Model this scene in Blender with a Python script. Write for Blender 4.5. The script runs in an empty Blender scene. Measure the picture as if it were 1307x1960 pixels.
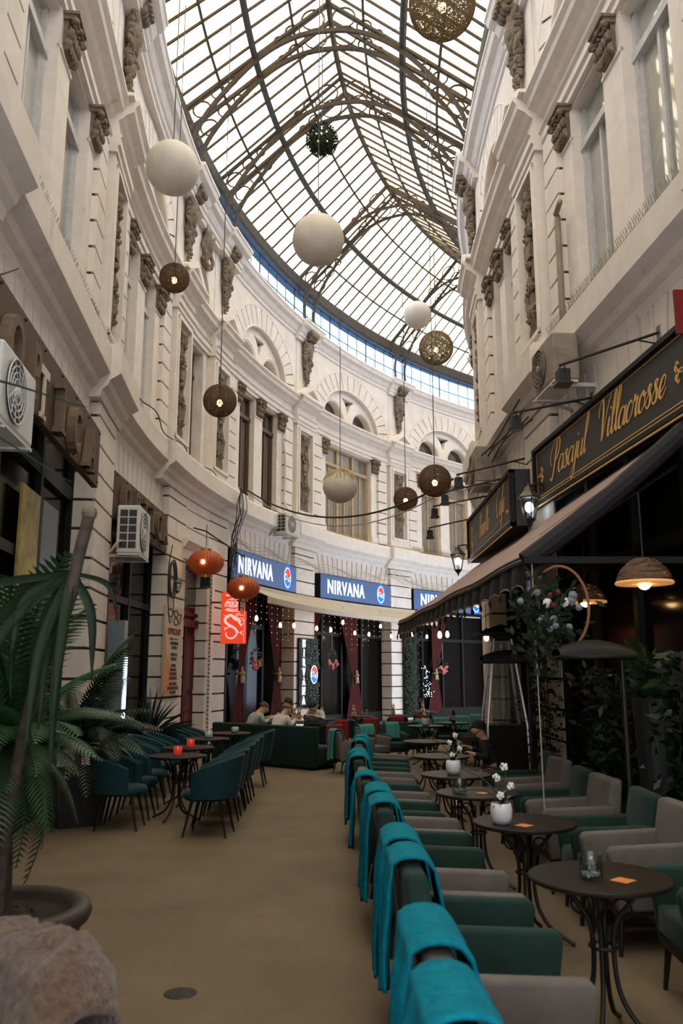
import bpy, bmesh, math, random
from mathutils import Vector, Matrix, noise
from mathutils.geometry import tessellate_polygon
PI = math.pi
sin, cos = math.sin, math.cos
SC = bpy.context.scene
COL = SC.collection
R_ = random.Random(7)

# ------------------------------------------------------------------ materials
def mat(name, col, rough=.6, metal=0., var=0., scale=6., bump=0., col2=None, emit=None, estr=0., spec=None, stain=None, sheen=0., coat=0.):
    m = bpy.data.materials.new(name); m.use_nodes = True
    nt = m.node_tree; N = nt.nodes; Lk = nt.links
    b = N['Principled BSDF']
    b.inputs['Roughness'].default_value = rough
    b.inputs['Metallic'].default_value = metal
    b.inputs['Base Color'].default_value = (*col, 1)
    if spec is not None: b.inputs['Specular IOR Level'].default_value = spec
    if sheen: b.inputs['Sheen Weight'].default_value = sheen; b.inputs['Sheen Roughness'].default_value = .4
    if coat: b.inputs['Coat Weight'].default_value = coat
    if emit:
        b.inputs['Emission Color'].default_value = (*emit, 1); b.inputs['Emission Strength'].default_value = estr
    if var or col2 or bump:
        tc = N.new('ShaderNodeTexCoord')
        nz = N.new('ShaderNodeTexNoise'); nz.inputs['Scale'].default_value = scale; nz.inputs['Detail'].default_value = 6; nz.inputs['Roughness'].default_value = .65
        Lk.new(tc.outputs['Object'], nz.inputs['Vector'])
        rp = N.new('ShaderNodeValToRGB')
        c2 = col2 or tuple(max(0, c * (1 - var)) for c in col)
        c1 = col if col2 else tuple(min(1, c * (1 + var * .5)) for c in col)
        rp.color_ramp.elements[0].position = .35; rp.color_ramp.elements[0].color = (*c2, 1)
        rp.color_ramp.elements[1].position = .65; rp.color_ramp.elements[1].color = (*c1, 1)
        Lk.new(nz.outputs['Fac'], rp.inputs['Fac'])
        out = rp.outputs['Color']
        if stain:
            n2 = N.new('ShaderNodeTexNoise'); n2.inputs['Scale'].default_value = stain[1]; n2.inputs['Detail'].default_value = 8; n2.inputs['Roughness'].default_value = .7
            mp = N.new('ShaderNodeMapping'); mp.inputs['Scale'].default_value = stain[3] if len(stain) > 3 else (1, 1, .35)
            Lk.new(tc.outputs['Object'], mp.inputs['Vector']); Lk.new(mp.outputs['Vector'], n2.inputs['Vector'])
            r2 = N.new('ShaderNodeValToRGB'); r2.color_ramp.elements[0].position = stain[2]; r2.color_ramp.elements[0].color = (0, 0, 0, 1)
            r2.color_ramp.elements[1].position = min(1, stain[2] + .14); r2.color_ramp.elements[1].color = (.8, .8, .8, 1)
            Lk.new(n2.outputs['Fac'], r2.inputs['Fac'])
            mx = N.new('ShaderNodeMixRGB'); mx.inputs['Color2'].default_value = (*stain[0], 1)
            Lk.new(r2.outputs['Color'], mx.inputs['Fac']); Lk.new(out, mx.inputs['Color1']); out = mx.outputs['Color']
        Lk.new(out, b.inputs['Base Color'])
        if bump:
            bp = N.new('ShaderNodeBump'); bp.inputs['Strength'].default_value = bump; bp.inputs['Distance'].default_value = .02
            Lk.new(nz.outputs['Fac'], bp.inputs['Height']); Lk.new(bp.outputs['Normal'], b.inputs['Normal'])
    return m

def glass_mat(name, tint, graze, stain=None):
    """thin architectural glass: light passes straight through, tinted, thicker (yellower) at a slant, plus surface reflection"""
    m = bpy.data.materials.new(name); m.use_nodes = True
    nt = m.node_tree; N = nt.nodes; Lk = nt.links; N.clear()
    out = N.new('ShaderNodeOutputMaterial'); tr = N.new('ShaderNodeBsdfTransparent'); gl = N.new('ShaderNodeBsdfGlossy')
    gl.inputs['Roughness'].default_value = .08
    lw = N.new('ShaderNodeLayerWeight'); lw.inputs['Blend'].default_value = .5
    rp = N.new('ShaderNodeValToRGB'); rp.color_ramp.elements[0].position = .55; rp.color_ramp.elements[0].color = (*tint, 1)
    rp.color_ramp.elements[1].position = .93; rp.color_ramp.elements[1].color = (*graze, 1)
    Lk.new(lw.outputs['Facing'], rp.inputs['Fac'])
    c = rp.outputs['Color']
    if stain:
        tc = N.new('ShaderNodeTexCoord'); nz = N.new('ShaderNodeTexNoise'); nz.inputs['Scale'].default_value = stain[1]; nz.inputs['Detail'].default_value = 7
        Lk.new(tc.outputs['Object'], nz.inputs['Vector'])
        r2 = N.new('ShaderNodeValToRGB'); r2.color_ramp.elements[0].position = .5; r2.color_ramp.elements[0].color = (1, 1, 1, 1)
        r2.color_ramp.elements[1].position = .72; r2.color_ramp.elements[1].color = (*stain[0], 1)
        Lk.new(nz.outputs['Fac'], r2.inputs['Fac'])
        mx = N.new('ShaderNodeMixRGB'); mx.blend_type = 'MULTIPLY'; mx.inputs['Fac'].default_value = 1
        Lk.new(c, mx.inputs['Color1']); Lk.new(r2.outputs['Color'], mx.inputs['Color2']); c = mx.outputs['Color']
    Lk.new(c, tr.inputs['Color'])
    fr = N.new('ShaderNodeMath'); fr.operation = 'POWER'; fr.inputs[1].default_value = 5.
    f2 = N.new('ShaderNodeMath'); f2.operation = 'MULTIPLY_ADD'; f2.inputs[1].default_value = .8; f2.inputs[2].default_value = .04
    Lk.new(lw.outputs['Facing'], fr.inputs[0]); Lk.new(fr.outputs[0], f2.inputs[0])
    ms = N.new('ShaderNodeMixShader'); Lk.new(f2.outputs[0], ms.inputs['Fac']); Lk.new(tr.outputs['BSDF'], ms.inputs[1]); Lk.new(gl.outputs['BSDF'], ms.inputs[2])
    Lk.new(ms.outputs['Shader'], out.inputs['Surface'])
    return m

STU = (.69, .61, .53)
M = {}
M['stucco'] = mat('stucco', STU, .85, var=.10, scale=2.2, bump=.12, stain=((.40, .32, .24), 1.3, .60))
M['stucco_plain'] = mat('stucco_moulding', (.71, .63, .55), .8, var=.08, scale=4, stain=((.36, .28, .2), 2.2, .62))
M['joint'] = mat('dirty_joint', (.06, .04, .026), .95, var=.3, scale=8)
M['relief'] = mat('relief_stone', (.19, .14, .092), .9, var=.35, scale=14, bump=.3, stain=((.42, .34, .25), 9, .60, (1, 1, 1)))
M['floor'] = mat('floor_screed', (.150, .104, .056), .85, col2=(.112, .077, .041), scale=1.1, bump=.05, stain=((.058, .040, .023), 42, .57, (1, 1, 1)))
M['black'] = mat('black_paint', (.009, .009, .009), .55, spec=.2)
M['iron'] = mat('black_iron', (.018, .016, .014), .5, metal=.4)
M['roofiron'] = mat('rusty_roof_iron', (.075, .046, .022), .8, col2=(.045, .028, .015), scale=9)
M['gutter'] = mat('gutter_timber', (.045, .034, .024), .8, var=.3, scale=6)
M['brownframe'] = mat('brown_window_wood', (.10, .05, .028), .5, var=.25, scale=12)
M['tanframe'] = mat('tan_window_wood', (.42, .30, .17), .55, var=.2, scale=10)
M['greyframe'] = mat('grey_window_wood', (.52, .50, .48), .6, var=.15, scale=10)
M['pane'] = mat('window_pane_blind', (.20, .165, .125), .12, var=.25, scale=1.5, coat=.6)
M['pane_pale'] = mat('window_pane_pale', (.33, .32, .27), .10, var=.3, scale=1.2, coat=.8)
M['pane_dark'] = mat('window_pane_dark', (.035, .03, .026), .08, var=.4, scale=1.5, coat=.8)
M['shopglass'] = mat('shop_glass_dark', (.007, .006, .005), .12, spec=.06)
M['roofglass'] = glass_mat('roof_glass', (.80, .725, .575), (.46, .34, .13), ((.85, .68, .40), .5))
M['clearglass'] = glass_mat('clerestory_glass', (.60, .80, 1.0), (.55, .75, 1.0))
M['blueframe'] = mat('steel_glazing_bar', (.05, .06, .085), .5)
M['velvet_green'] = mat('green_velvet', (.010, .031, .023), .85, var=.25, scale=5, sheen=.06, spec=.25)
M['velvet_grey'] = mat('grey_velvet', (.125, .108, .096), .9, var=.2, scale=5, sheen=.06, spec=.25)
M['velvet_teal'] = mat('teal_velvet', (.003, .030, .036), .8, var=.2, scale=6, sheen=.06, spec=.3)
M['velvet_sofa'] = mat('bottle_green_velvet', (.004, .018, .016), .85, var=.2, scale=4, sheen=.06, spec=.25)
M['fleece'] = mat('turquoise_fleece', (.003, .165, .222), .95, var=.22, scale=30, bump=.25, spec=.1)
M['fleece_pale'] = mat('pale_turquoise_fleece', (.06, .24, .215), .95, var=.2, scale=30, bump=.25, spec=.1)
M['fleece_red'] = mat('red_fleece', (.17, .008, .006), .95, var=.25, scale=25, bump=.2)
M['fur'] = mat('brown_fur', (.165, .105, .066), 1., col2=(.075, .046, .028), scale=38, bump=1., spec=.05, sheen=.3)
M['wood_dark'] = mat('dark_table_top', (.013, .009, .007), .45, var=.3, scale=5, spec=.18)
M['leaf'] = mat('palm_leaf', (.020, .062, .017), .5, var=.4, scale=5)
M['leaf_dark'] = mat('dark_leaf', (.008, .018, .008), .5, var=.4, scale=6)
M['leaf_grey'] = mat('grey_green_leaf', (.018, .032, .015), .6, var=.3, spec=.2, scale=4)
M['bark'] = mat('bark', (.07, .05, .036), .9, var=.4, scale=14, bump=.6)
M['soil'] = mat('soil', (.05, .035, .024), 1., var=.5, scale=30, bump=.6)
M['pot'] = mat('brown_clay_pot', (.045, .032, .023), .6, var=.3, scale=5)
M['planter'] = mat('black_planter', (.012, .012, .012), .55)
M['white_paper'] = mat('white_paper_globe', (.60, .545, .46), .8, var=.10, scale=3, stain=((.36, .27, .17), 3, .62))
M['wicker'] = mat('brown_wicker', (.115, .062, .03), .75, var=.35, scale=20)
M['wicker_gold'] = mat('gold_wicker', (.22, .16, .07), .7, var=.35, scale=20)
M['straw'] = mat('straw_fringe', (.50, .37, .19), .8, var=.3, scale=20)
M['bulb'] = mat('warm_bulb', (1, .8, .5), .4, emit=(1, .58, .22), estr=34)
M['bulb_dim'] = mat('warm_bulb_small', (1, .8, .5), .4, emit=(1, .62, .28), estr=34)
M['fairy'] = mat('fairy_light', (1, .8, .5), .4, emit=(1, .62, .28), estr=5)
M['cool_lamp'] = mat('cool_lamp', (1, 1, 1), .4, emit=(.75, .88, 1), estr=16)
M['cord'] = mat('grey_cord', (.06, .055, .05), .7)
M['cable'] = mat('black_cable', (.018, .015, .013), .7)
M['cream_cable'] = mat('cream_cable', (.42, .36, .29), .7)
M['ac_white'] = mat('ac_white', (.56, .54, .50), .45, var=.1, scale=5, stain=((.33, .27, .2), 4, .62))
M['ac_old'] = mat('ac_yellowed', (.25, .20, .145), .6, var=.2, scale=5, stain=((.16, .12, .08), 4, .54))
M['grille'] = mat('ac_dark_grille', (.02, .02, .02), .6)
M['sign_brown'] = mat('brown_sign_metal', (.10, .062, .04), .75, var=.15, scale=3, spec=.2)
M['letter_brown'] = mat('bronze_letter', (.14, .095, .06), .7, var=.2, scale=6, spec=.2)
M['letter_cream'] = mat('cream_letter', (.52, .45, .35), .6)
M['sign_blue'] = mat('blue_sign_face', (.04, .075, .16), .4, emit=(.035, .085, .22), estr=.62)
M['sign_blue_glow'] = mat('blue_disc_glow', (.01, .12, .55), .4, emit=(.01, .15, .8), estr=.6)
M['lit_white'] = mat('lit_white_letter', (.9, .95, 1), .4, emit=(.80, .92, 1), estr=1.0)
M['lit_cream'] = mat('lit_cream_letter', (.9, .88, .85), .5, emit=(1, .9, .85), estr=.45)
M['lit_red'] = mat('lit_red', (.7, .02, .03), .4, emit=(.75, .05, .06), estr=.7)
M['lit_blue'] = mat('lit_blue', (.0, .10, .6), .4, emit=(.0, .16, .85), estr=.7)
M['navy_letter'] = mat('navy_letter', (.005, .008, .05), .5)
M['sign_red'] = mat('red_sign_face', (.6, .03, .004), .4, emit=(.95, .055, .006), estr=.62)
M['sign_red_dark'] = mat('red_sign_patch', (.16, .01, .004), .5)
M['neon'] = mat('blue_white_tube', (1, 1, 1), .4, emit=(.55, .75, 1), estr=5)
M['steelblue'] = mat('grey_blue_panel', (.10, .135, .16), .4)
M['red_door'] = mat('red_door_paint', (.10, .008, .006), .6, spec=.2, var=.25, scale=6)
M['lantern_red'] = mat('red_silk_lantern', (.30, .042, .010), .7, emit=(.8, .10, .015), estr=.06)
M['gold'] = mat('gold_trim', (.42, .25, .06), .4, metal=.6)
M['gold_paint'] = mat('gold_paint', (.62, .36, .10), .45, emit=(.6, .33, .09), estr=.06)  # emission puts a faint glow into the gold lettering, which is no lamp
M['sign_black'] = mat('black_fascia', (.016, .015, .013), .5, var=.1, scale=3)
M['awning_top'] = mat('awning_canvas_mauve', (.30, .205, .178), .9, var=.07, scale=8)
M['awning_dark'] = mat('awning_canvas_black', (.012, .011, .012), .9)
M['piping'] = mat('awning_piping', (.25, .18, .12), .8)
M['awning_cream'] = mat('awning_cream', (.50, .42, .31), .9, var=.1, scale=6)
M['curtain'] = mat('red_velvet_curtain', (.075, .005, .005), .85, var=.25, scale=5)
M['flower_pink'] = mat('pink_flower', (.55, .16, .12), .7)
M['flower_white'] = mat('white_flower', (.75, .73, .70), .6)
M['flower_blue'] = mat('dusty_blue_flower', (.18, .21, .25), .7)
M['ceramic'] = mat('white_ceramic', (.72, .72, .74), .3, coat=.4)
M['orange_card'] = mat('orange_coaster', (.55, .19, .045), .7)
M['red_glass'] = mat('red_candle_glass', (.55, .035, .02), .15, emit=(.8, .06, .03), estr=.25)
M['candle_glass'] = mat('pale_candle_glass', (.30, .38, .33), .15, coat=.5)
M['pebble'] = mat('pebbles', (.45, .42, .38), .6, var=.4, scale=40)
M['steel'] = mat('brushed_steel', (.62, .62, .63), .42, metal=1.)
M['skin'] = mat('skin', (.52, .30, .20), .6)
M['hair_brown'] = mat('brown_hair', (.07, .042, .025), .8)
M['hair_black'] = mat('black_hair', (.012, .010, .009), .8)
M['hair_ginger'] = mat('fair_brown_hair', (.14, .08, .04), .8)
M['cloth_white'] = mat('white_cloth', (.55, .52, .47), .9, var=.1, scale=8)
M['cloth_green'] = mat('green_grey_cloth', (.13, .20, .14), .9, col2=(.40, .40, .36), scale=5)
M['cloth_black'] = mat('black_cloth', (.012, .012, .014), .9)
M['denim'] = mat('dark_denim', (.02, .025, .04), .9)
M['cream_board'] = mat('cream_sign_board', (.50, .41, .27), .6, var=.06, scale=3)
M['orange_paint'] = mat('orange_paint', (.55, .20, .03), .6)
M['ink'] = mat('black_ink', (.015, .012, .012), .7)
M['maroon'] = mat('maroon_ink', (.16, .015, .015), .7)
M['amber'] = mat('amber_lamp_lining', (.7, .36, .12), .6, emit=(1, .42, .12), estr=.35)
M['yellow_display'] = mat('yellow_display', (.42, .32, .06), .5, var=.4, scale=4)
M['brass'] = mat('dull_brass', (.085, .06, .035), .5, metal=.4)
M['bottle'] = mat('green_bottle', (.012, .035, .012), .15)
M['rabbit'] = mat('painted_rabbit', (.50, .38, .26), .5, col2=(.25, .15, .06), scale=16)
M['clearcup'] = glass_mat('clear_glass', (.86, .9, .9), (.5, .55, .55))
M['terra'] = mat('terracotta', (.25, .10, .05), .8)
M['spike'] = mat('wire_spikes', (.20, .17, .13), .6)
M['interior'] = mat('dark_interior', (.02, .015, .012), .8, var=.3, scale=2)

# ------------------------------------------------------------------ mesh builder
class MB:
    def __init__(s): s.v = []; s.f = []; s.mi = []; s.k = 0
    def add(s, vs, fs):
        o = len(s.v); s.v.extend(tuple(p) for p in vs)
        for f in fs: s.f.append(tuple(i + o for i in f)); s.mi.append(s.k)
        return s
    def box(s, x0, x1, y0, y1, z0, z1, tf=None):
        vs = [(x, y, z) for x in (x0, x1) for y in (y0, y1) for z in (z0, z1)]
        if tf: vs = [tf(*p) for p in vs]
        return s.add(vs, [(0, 1, 3, 2), (4, 6, 7, 5), (0, 4, 5, 1), (2, 3, 7, 6), (0, 2, 6, 4), (1, 5, 7, 3)])
    def tube(s, pts, r, n=6, caps=True, closed=False):
        pts = [Vector(p) for p in pts]; m = len(pts); rings = []
        rr = r if hasattr(r, '__len__') else [r] * m
        up = None; vs = []; fs = []
        for i in range(m):
            a = pts[(i - 1) % m if closed else max(0, i - 1)]; b = pts[(i + 1) % m if closed else min(m - 1, i + 1)]
            t = (b - a); t = t.normalized() if t.length > 1e-9 else Vector((0, 0, 1))
            if up is None: up = t.orthogonal().normalized()
            else:
                up = up - t * up.dot(t); up = up.normalized() if up.length > 1e-6 else t.orthogonal().normalized()
            w = t.cross(up)
            for j in range(n):
                a_ = 2 * PI * j / n; vs.append(pts[i] + (up * cos(a_) + w * sin(a_)) * rr[i])
        for i in range(m if closed else m - 1):
            for j in range(n):
                a = i * n + j; b = i * n + (j + 1) % n; c = ((i + 1) % m) * n + (j + 1) % n; d = ((i + 1) % m) * n + j
                fs.append((a, b, c, d))
        if caps and not closed:
            fs.append(tuple(range(n - 1, -1, -1))); fs.append(tuple((m - 1) * n + j for j in range(n)))
        return s.add(vs, fs)
    def lathe(s, prof, n=20, c=(0, 0, 0), rip=None):
        vs = []; fs = []
        for i, (r, z) in enumerate(prof):
            for j in range(n):
                a = 2 * PI * j / n; q = r * (rip(a, i) if rip else 1)
                vs.append((c[0] + q * cos(a), c[1] + q * sin(a), c[2] + z))
        for i in range(len(prof) - 1):
            for j in range(n):
                fs.append((i * n + j, i * n + (j + 1) % n, (i + 1) * n + (j + 1) % n, (i + 1) * n + j))
        if prof[0][0] > 1e-6: fs.append(tuple(range(n - 1, -1, -1)))
        if prof[-1][0] > 1e-6: fs.append(tuple((len(prof) - 1) * n + j for j in range(n)))
        return s.add(vs, fs)
    def ball(s, c, r, n=10, m=6, sc=(1, 1, 1), wob=0., seed=0):
        vs = []; fs = []
        for i in range(m + 1):
            t = PI * i / m
            for j in range(n):
                a = 2 * PI * j / n
                d = Vector((sin(t) * cos(a) * sc[0], sin(t) * sin(a) * sc[1], cos(t) * sc[2]))
                q = r * (1 + (wob * noise.noise(d * 3.1 + Vector((seed, seed * 1.7, 0))) if wob else 0))
                vs.append((c[0] + d.x * q, c[1] + d.y * q, c[2] + d.z * q))
        for i in range(m):
            for j in range(n): fs.append((i * n + j, (i + 1) * n + j, (i + 1) * n + (j + 1) % n, i * n + (j + 1) % n))
        return s.add(vs, fs)
    def grid(s, nu, nv, fn):
        vs = [fn(i / nu, j / nv) for i in range(nu + 1) for j in range(nv + 1)]
        fs = [(i * (nv + 1) + j, (i + 1) * (nv + 1) + j, (i + 1) * (nv + 1) + j + 1, i * (nv + 1) + j + 1) for i in range(nu) for j in range(nv)]
        return s.add(vs, fs)
    def poly(s, loop, holes, d0, d1, tf, back=False):
        """plate in a 2-D plane: outer loop + holes, front at depth d1, sides back to d0; tf(a,b,d) -> point"""
        loops = [loop] + list(holes)
        flat = [p for l in loops for p in l]
        tri = tessellate_polygon([[Vector((p[0], p[1], 0)) for p in l] for l in loops])
        s.add([tf(p[0], p[1], d1) for p in flat], [tuple(t) for t in tri])
        if back: s.add([tf(p[0], p[1], d0) for p in flat], [tuple(reversed(t)) for t in tri])
        for l in loops:
            n = len(l)
            vs = [tf(p[0], p[1], d1) for p in l] + [tf(p[0], p[1], d0) for p in l]
            s.add(vs, [(i, (i + 1) % n, n + (i + 1) % n, n + i) for i in range(n)])
        return s
    def mesh(s, mb2, mtx=None):
        vs = [mtx @ Vector(p) for p in mb2.v] if mtx else mb2.v
        o = len(s.v); s.v.extend(tuple(p) for p in vs)
        for f, k in zip(mb2.f, mb2.mi): s.f.append(tuple(i + o for i in f)); s.mi.append(s.k if s.k else k)
        return s

def make_mesh(name, mb, mats, smooth=False, recalc=True, bevel=0., seg=2):
    me = bpy.data.meshes.new(name); me.from_pydata(mb.v, [], mb.f)
    for m in (mats if isinstance(mats, (list, tuple)) else [mats]): me.materials.append(m)
    me.polygons.foreach_set('material_index', mb.mi[:len(me.polygons)])
    bm = bmesh.new(); bm.from_mesh(me)
    if bevel:
        bmesh.ops.remove_doubles(bm, verts=bm.verts, dist=1e-5)
        bmesh.ops.recalc_face_normals(bm, faces=bm.faces)
        es = [e for e in bm.edges if len(e.link_faces) == 2 and e.calc_face_angle(0) > .5]
        bmesh.ops.bevel(bm, geom=es, offset=bevel, segments=seg, profile=.5, affect='EDGES', clamp_overlap=True)
    if recalc: bmesh.ops.recalc_face_normals(bm, faces=bm.faces)
    bm.to_mesh(me); bm.free()
    if smooth:
        me.polygons.foreach_set('use_smooth', [True] * len(me.polygons))
        if smooth != 'all':
            try: me.set_sharp_from_angle(angle=math.radians(40))
            except Exception: pass
    me.update()
    return me

def obj(name, mb, mats, parent=None, smooth=False, loc=None, rz=0, bevel=0., seg=2, mtx=None):
    me = mb if isinstance(mb, bpy.types.Mesh) else make_mesh(name, mb, mats, smooth, bevel=bevel, seg=seg)
    o = bpy.data.objects.new(name, me); COL.objects.link(o)
    if parent: o.parent = parent
    if mtx is not None: o.matrix_local = mtx
    else:
        if loc is not None: o.location = loc
        o.rotation_euler = (0, 0, rz)
    return o
def tag(o, label=None, cat=None, group=None, kind=None):
    if label: o['label'] = label
    if cat: o['category'] = cat
    if group: o['group'] = group
    if kind: o['kind'] = kind
    return o
def thing(name, label, cat, loc=(0, 0, 0), rz=0, group=None, mtx=None):
    o = bpy.data.objects.new(name, None); COL.objects.link(o); o.empty_display_size = .1
    if mtx is not None: o.matrix_world = mtx
    else: o.location = loc; o.rotation_euler = (0, 0, rz)
    return tag(o, label, cat, group)
def dup(src, label, loc=None, rz=None, group=None, mtx=None, mats=None):
    """copy of a thing with its parts and sub-parts (mesh data shared)"""
    def rec(o, par):
        c = o.copy(); COL.objects.link(c); c.parent = par
        for ch in list(o.children): rec(ch, c)
        return c
    r = rec(src, None)
    if mtx is not None: r.matrix_world = mtx
    else:
        if loc is not None: r.location = loc
        if rz is not None: r.rotation_euler = (0, 0, rz)
    r['label'] = label
    if group: r['group'] = group
    return r

# ------------------------------------------------------------------ text
def text_mb(body, size=1., xs=1., ext=.004, off=0., shear=0., spacing=1., align='CENTER'):
    cu = bpy.data.curves.new('lettering', 'FONT'); cu.body = body; cu.size = size; cu.extrude = ext; cu.offset = off; cu.shear = shear
    cu.space_character = spacing; cu.align_x = align; cu.resolution_u = 4
    to = bpy.data.objects.new('lettering', cu); COL.objects.link(to)
    dg = bpy.context.evaluated_depsgraph_get(); me = to.evaluated_get(dg).to_mesh()
    mb = MB(); mb.add([(v.co.x * xs, v.co.y, v.co.z) for v in me.vertices], [tuple(p.vertices) for p in me.polygons])
    to.evaluated_get(dg).to_mesh_clear(); bpy.data.objects.remove(to); bpy.data.curves.remove(cu)
    return mb

def spline(pts, n=6, closed=False):
    out = []; m = len(pts); P = [Vector(p) for p in pts]
    for i in range(m if closed else m - 1):
        p0 = P[(i - 1) % m] if closed or i > 0 else P[i] * 2 - P[i + 1]
        p1 = P[i]; p2 = P[(i + 1) % m]
        p3 = P[(i + 2) % m] if closed or i + 2 < m else p2 * 2 - p1
        for k in range(n):
            t = k / n
            out.append(.5 * ((2 * p1) + (p2 - p0) * t + (2 * p0 - 5 * p1 + 4 * p2 - p3) * t * t + (3 * p1 - p0 - 3 * p2 + p3) * t ** 3))
    if not closed: out.append(P[-1])
    return out

GL = {
 'a': (1.0, [[(.78, .85), (.42, 1), (.08, .6), (.1, .12), (.4, 0), (.7, .4), (.82, .98), (.76, .3), (.86, .02), (1.08, .22)]]),
 's': (.72, [[(-.05, .2), (.2, .55), (.55, .92), (.42, 1.06), (.25, .88), (.5, .5), (.5, .12), (.25, -.02), (.05, .14)]]),
 'j': (.5, [[(.1, .3), (.36, 1.02), (.3, .2), (.15, -.7), (-.15, -1.), (-.33, -.75), (-.1, -.4), (.5, .2)], [(.45, 1.42), (.5, 1.5)]]),
 'u': (.95, [[(0, .35), (.2, 1), (.13, .3), (.3, .02), (.6, .3), (.77, 1), (.7, .3), (.82, .02), (1.02, .22)]]),
 'l': (.55, [[(0, .2), (.5, 1.4), (.6, 2.1), (.42, 2.2), (.26, 1.4), (.2, .4), (.35, .02), (.6, .25)]]),
 'i': (.46, [[(0, .35), (.2, 1), (.13, .3), (.28, .02), (.5, .25)], [(.32, 1.42), (.37, 1.5)]]),
 'c': (.7, [[(.7, .8), (.5, 1), (.15, .75), (.08, .25), (.35, 0), (.75, .3)]]),
 'r': (.8, [[(0, .2), (.26, 1.12), (.3, .85), (.6, .95), (.5, .4), (.6, .02), (.85, .25)]]),
 'o': (.85, [[(.5, 1), (.15, .75), (.1, .2), (.4, 0), (.72, .3), (.7, .8), (.5, 1), (.62, .75), (.95, .8)]]),
 'e': (.75, [[(0, .15), (.5, .45), (.65, .8), (.45, 1), (.15, .7), (.12, .2), (.4, 0), (.8, .35)]]),
 'm': (1.1, [[(0, .2), (.2, 1), (.12, 0)], [(.14, .5), (.4, 1), (.52, .7), (.44, 0)], [(.46, .5), (.74, 1), (.84, .7), (.8, .1), (.95, .05), (1.12, .25)]]),
 'f': (.55, [[(0, .3), (.45, 1.5), (.56, 2.1), (.4, 2.2), (.3, 1.4), (.15, -.3), (0, -.95), (.2, -.9), (.3, -.2), (.25, .1), (.6, .3)]]),
 'P': (1.3, [[(.75, 2.1), (.58, 1), (.36, 0), (.1, -.25), (-.2, 0)], [(-.1, .7), (-.35, 1.4), (.2, 2.15), (1.1, 2.15), (1.25, 1.55), (.85, 1.0), (.45, .95)]]),
 'V': (1.2, [[(-.2, 1.4), (-.1, 2.), (.3, 2.2), (.45, 1.6), (.5, .7), (.55, 0), (.8, .8), (1.2, 1.9), (1.5, 2.2)]]),
 'B': (1.2, [[(.5, 2.1), (.4, 1), (.2, 0)], [(-.1, 1.6), (.3, 2.2), (.9, 2.2), (.95, 1.6), (.5, 1.2), (1., .9), (.95, .2), (.5, 0), (.1, .2)]]),
 'C': (1.1, [[(1., 1.9), (.7, 2.2), (.15, 1.6), (0, .7), (.3, 0), (.8, .1), (1.15, .6)]]),
 ' ': (.9, []),
}
def script_mb(txt, h, slant=.38, w=.16, xs=1.):
    """hand-drawn copperplate: a broad pen follows each letter's stroke"""
    mb = MB(); x = 0.
    for ch in txt:
        adv, st = GL[ch]
        for s_ in st:
            sp = spline([(p[0] + x, p[1], 0) for p in s_], 7); vs = []; m = len(sp)
            for i, p in enumerate(sp):
                t = sp[min(m - 1, i + 1)] - sp[max(0, i - 1)]; t = t.normalized() if t.length > 1e-9 else Vector((1, 0, 0))
                ww = w * (.32 + .68 * max(0, -t.y)) * .5 if t.y < .2 else w * .32 * .5
                if len(s_) == 2: ww = w * .5
                nn = Vector((-t.y, t.x, 0)) * ww
                for q in (p + nn, p - nn):
                    for dz in (0, .004 / h): vs.append((((q.x + slant * q.y) * xs) * h, q.y * h, dz * h))
            fs = []
            for i in range(m - 1):
                a = i * 4; b = a + 4
                fs += [(a + 1, b + 1, b + 3, a + 3), (a, a + 1, b + 1, b), (a + 2, b + 2, b + 3, a + 3), (a, b, b + 2, a + 2)]
            mb.add(vs, fs)
        x += adv
    return mb, x * xs * h
# ------------------------------------------------------------------ camera, sky, plan
H = 1.72; FPX = 1587.; TH = math.atan((1288 - 980) / FPX)
cam = bpy.data.cameras.new('camera'); co = bpy.data.objects.new('camera', cam); COL.objects.link(co); SC.camera = co
cam.sensor_fit = 'VERTICAL'; cam.sensor_height = 36.; cam.sensor_width = 24.; cam.lens = FPX / 1960 * 36
co.location = (0, 0, H); co.rotation_euler = (PI / 2 + TH, 0, 0)
cam.clip_start = .05; cam.clip_end = 300
cam.dof.use_dof = True; cam.dof.focus_distance = 14.; cam.dof.aperture_fstop = 3.2

SC.view_settings.view_transform = 'Standard'; SC.view_settings.look = 'None'; SC.view_settings.gamma = 1.; SC.view_settings.exposure = .08
SC.view_settings.use_curve_mapping = False
cy = SC.cycles
cy.use_denoising = True; cy.max_bounces = 8; cy.diffuse_bounces = 4; cy.glossy_bounces = 3; cy.transmission_bounces = 4; cy.transparent_max_bounces = 12
cy.caustics_reflective = False; cy.caustics_refractive = False; cy.sample_clamp_indirect = 4.
w = bpy.data.worlds.new('sky'); SC.world = w; w.use_nodes = True
nt = w.node_tree; N = nt.nodes; Lk = nt.links; bg = N['Background']
tc = N.new('ShaderNodeTexCoord'); sx = N.new('ShaderNodeSeparateXYZ'); Lk.new(tc.outputs['Generated'], sx.inputs[0])
rp = N.new('ShaderNodeValToRGB'); Lk.new(sx.outputs['Z'], rp.inputs['Fac'])
rp.color_ramp.elements[0].position = .0; rp.color_ramp.elements[0].color = (.62, .74, .95, 1)
rp.color_ramp.elements[1].position = .5; rp.color_ramp.elements[1].color = (.93, .96, 1.0, 1)
Lk.new(rp.outputs['Color'], bg.inputs['Color']); bg.inputs['Strength'].default_value = SKY = 6.2

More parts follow.
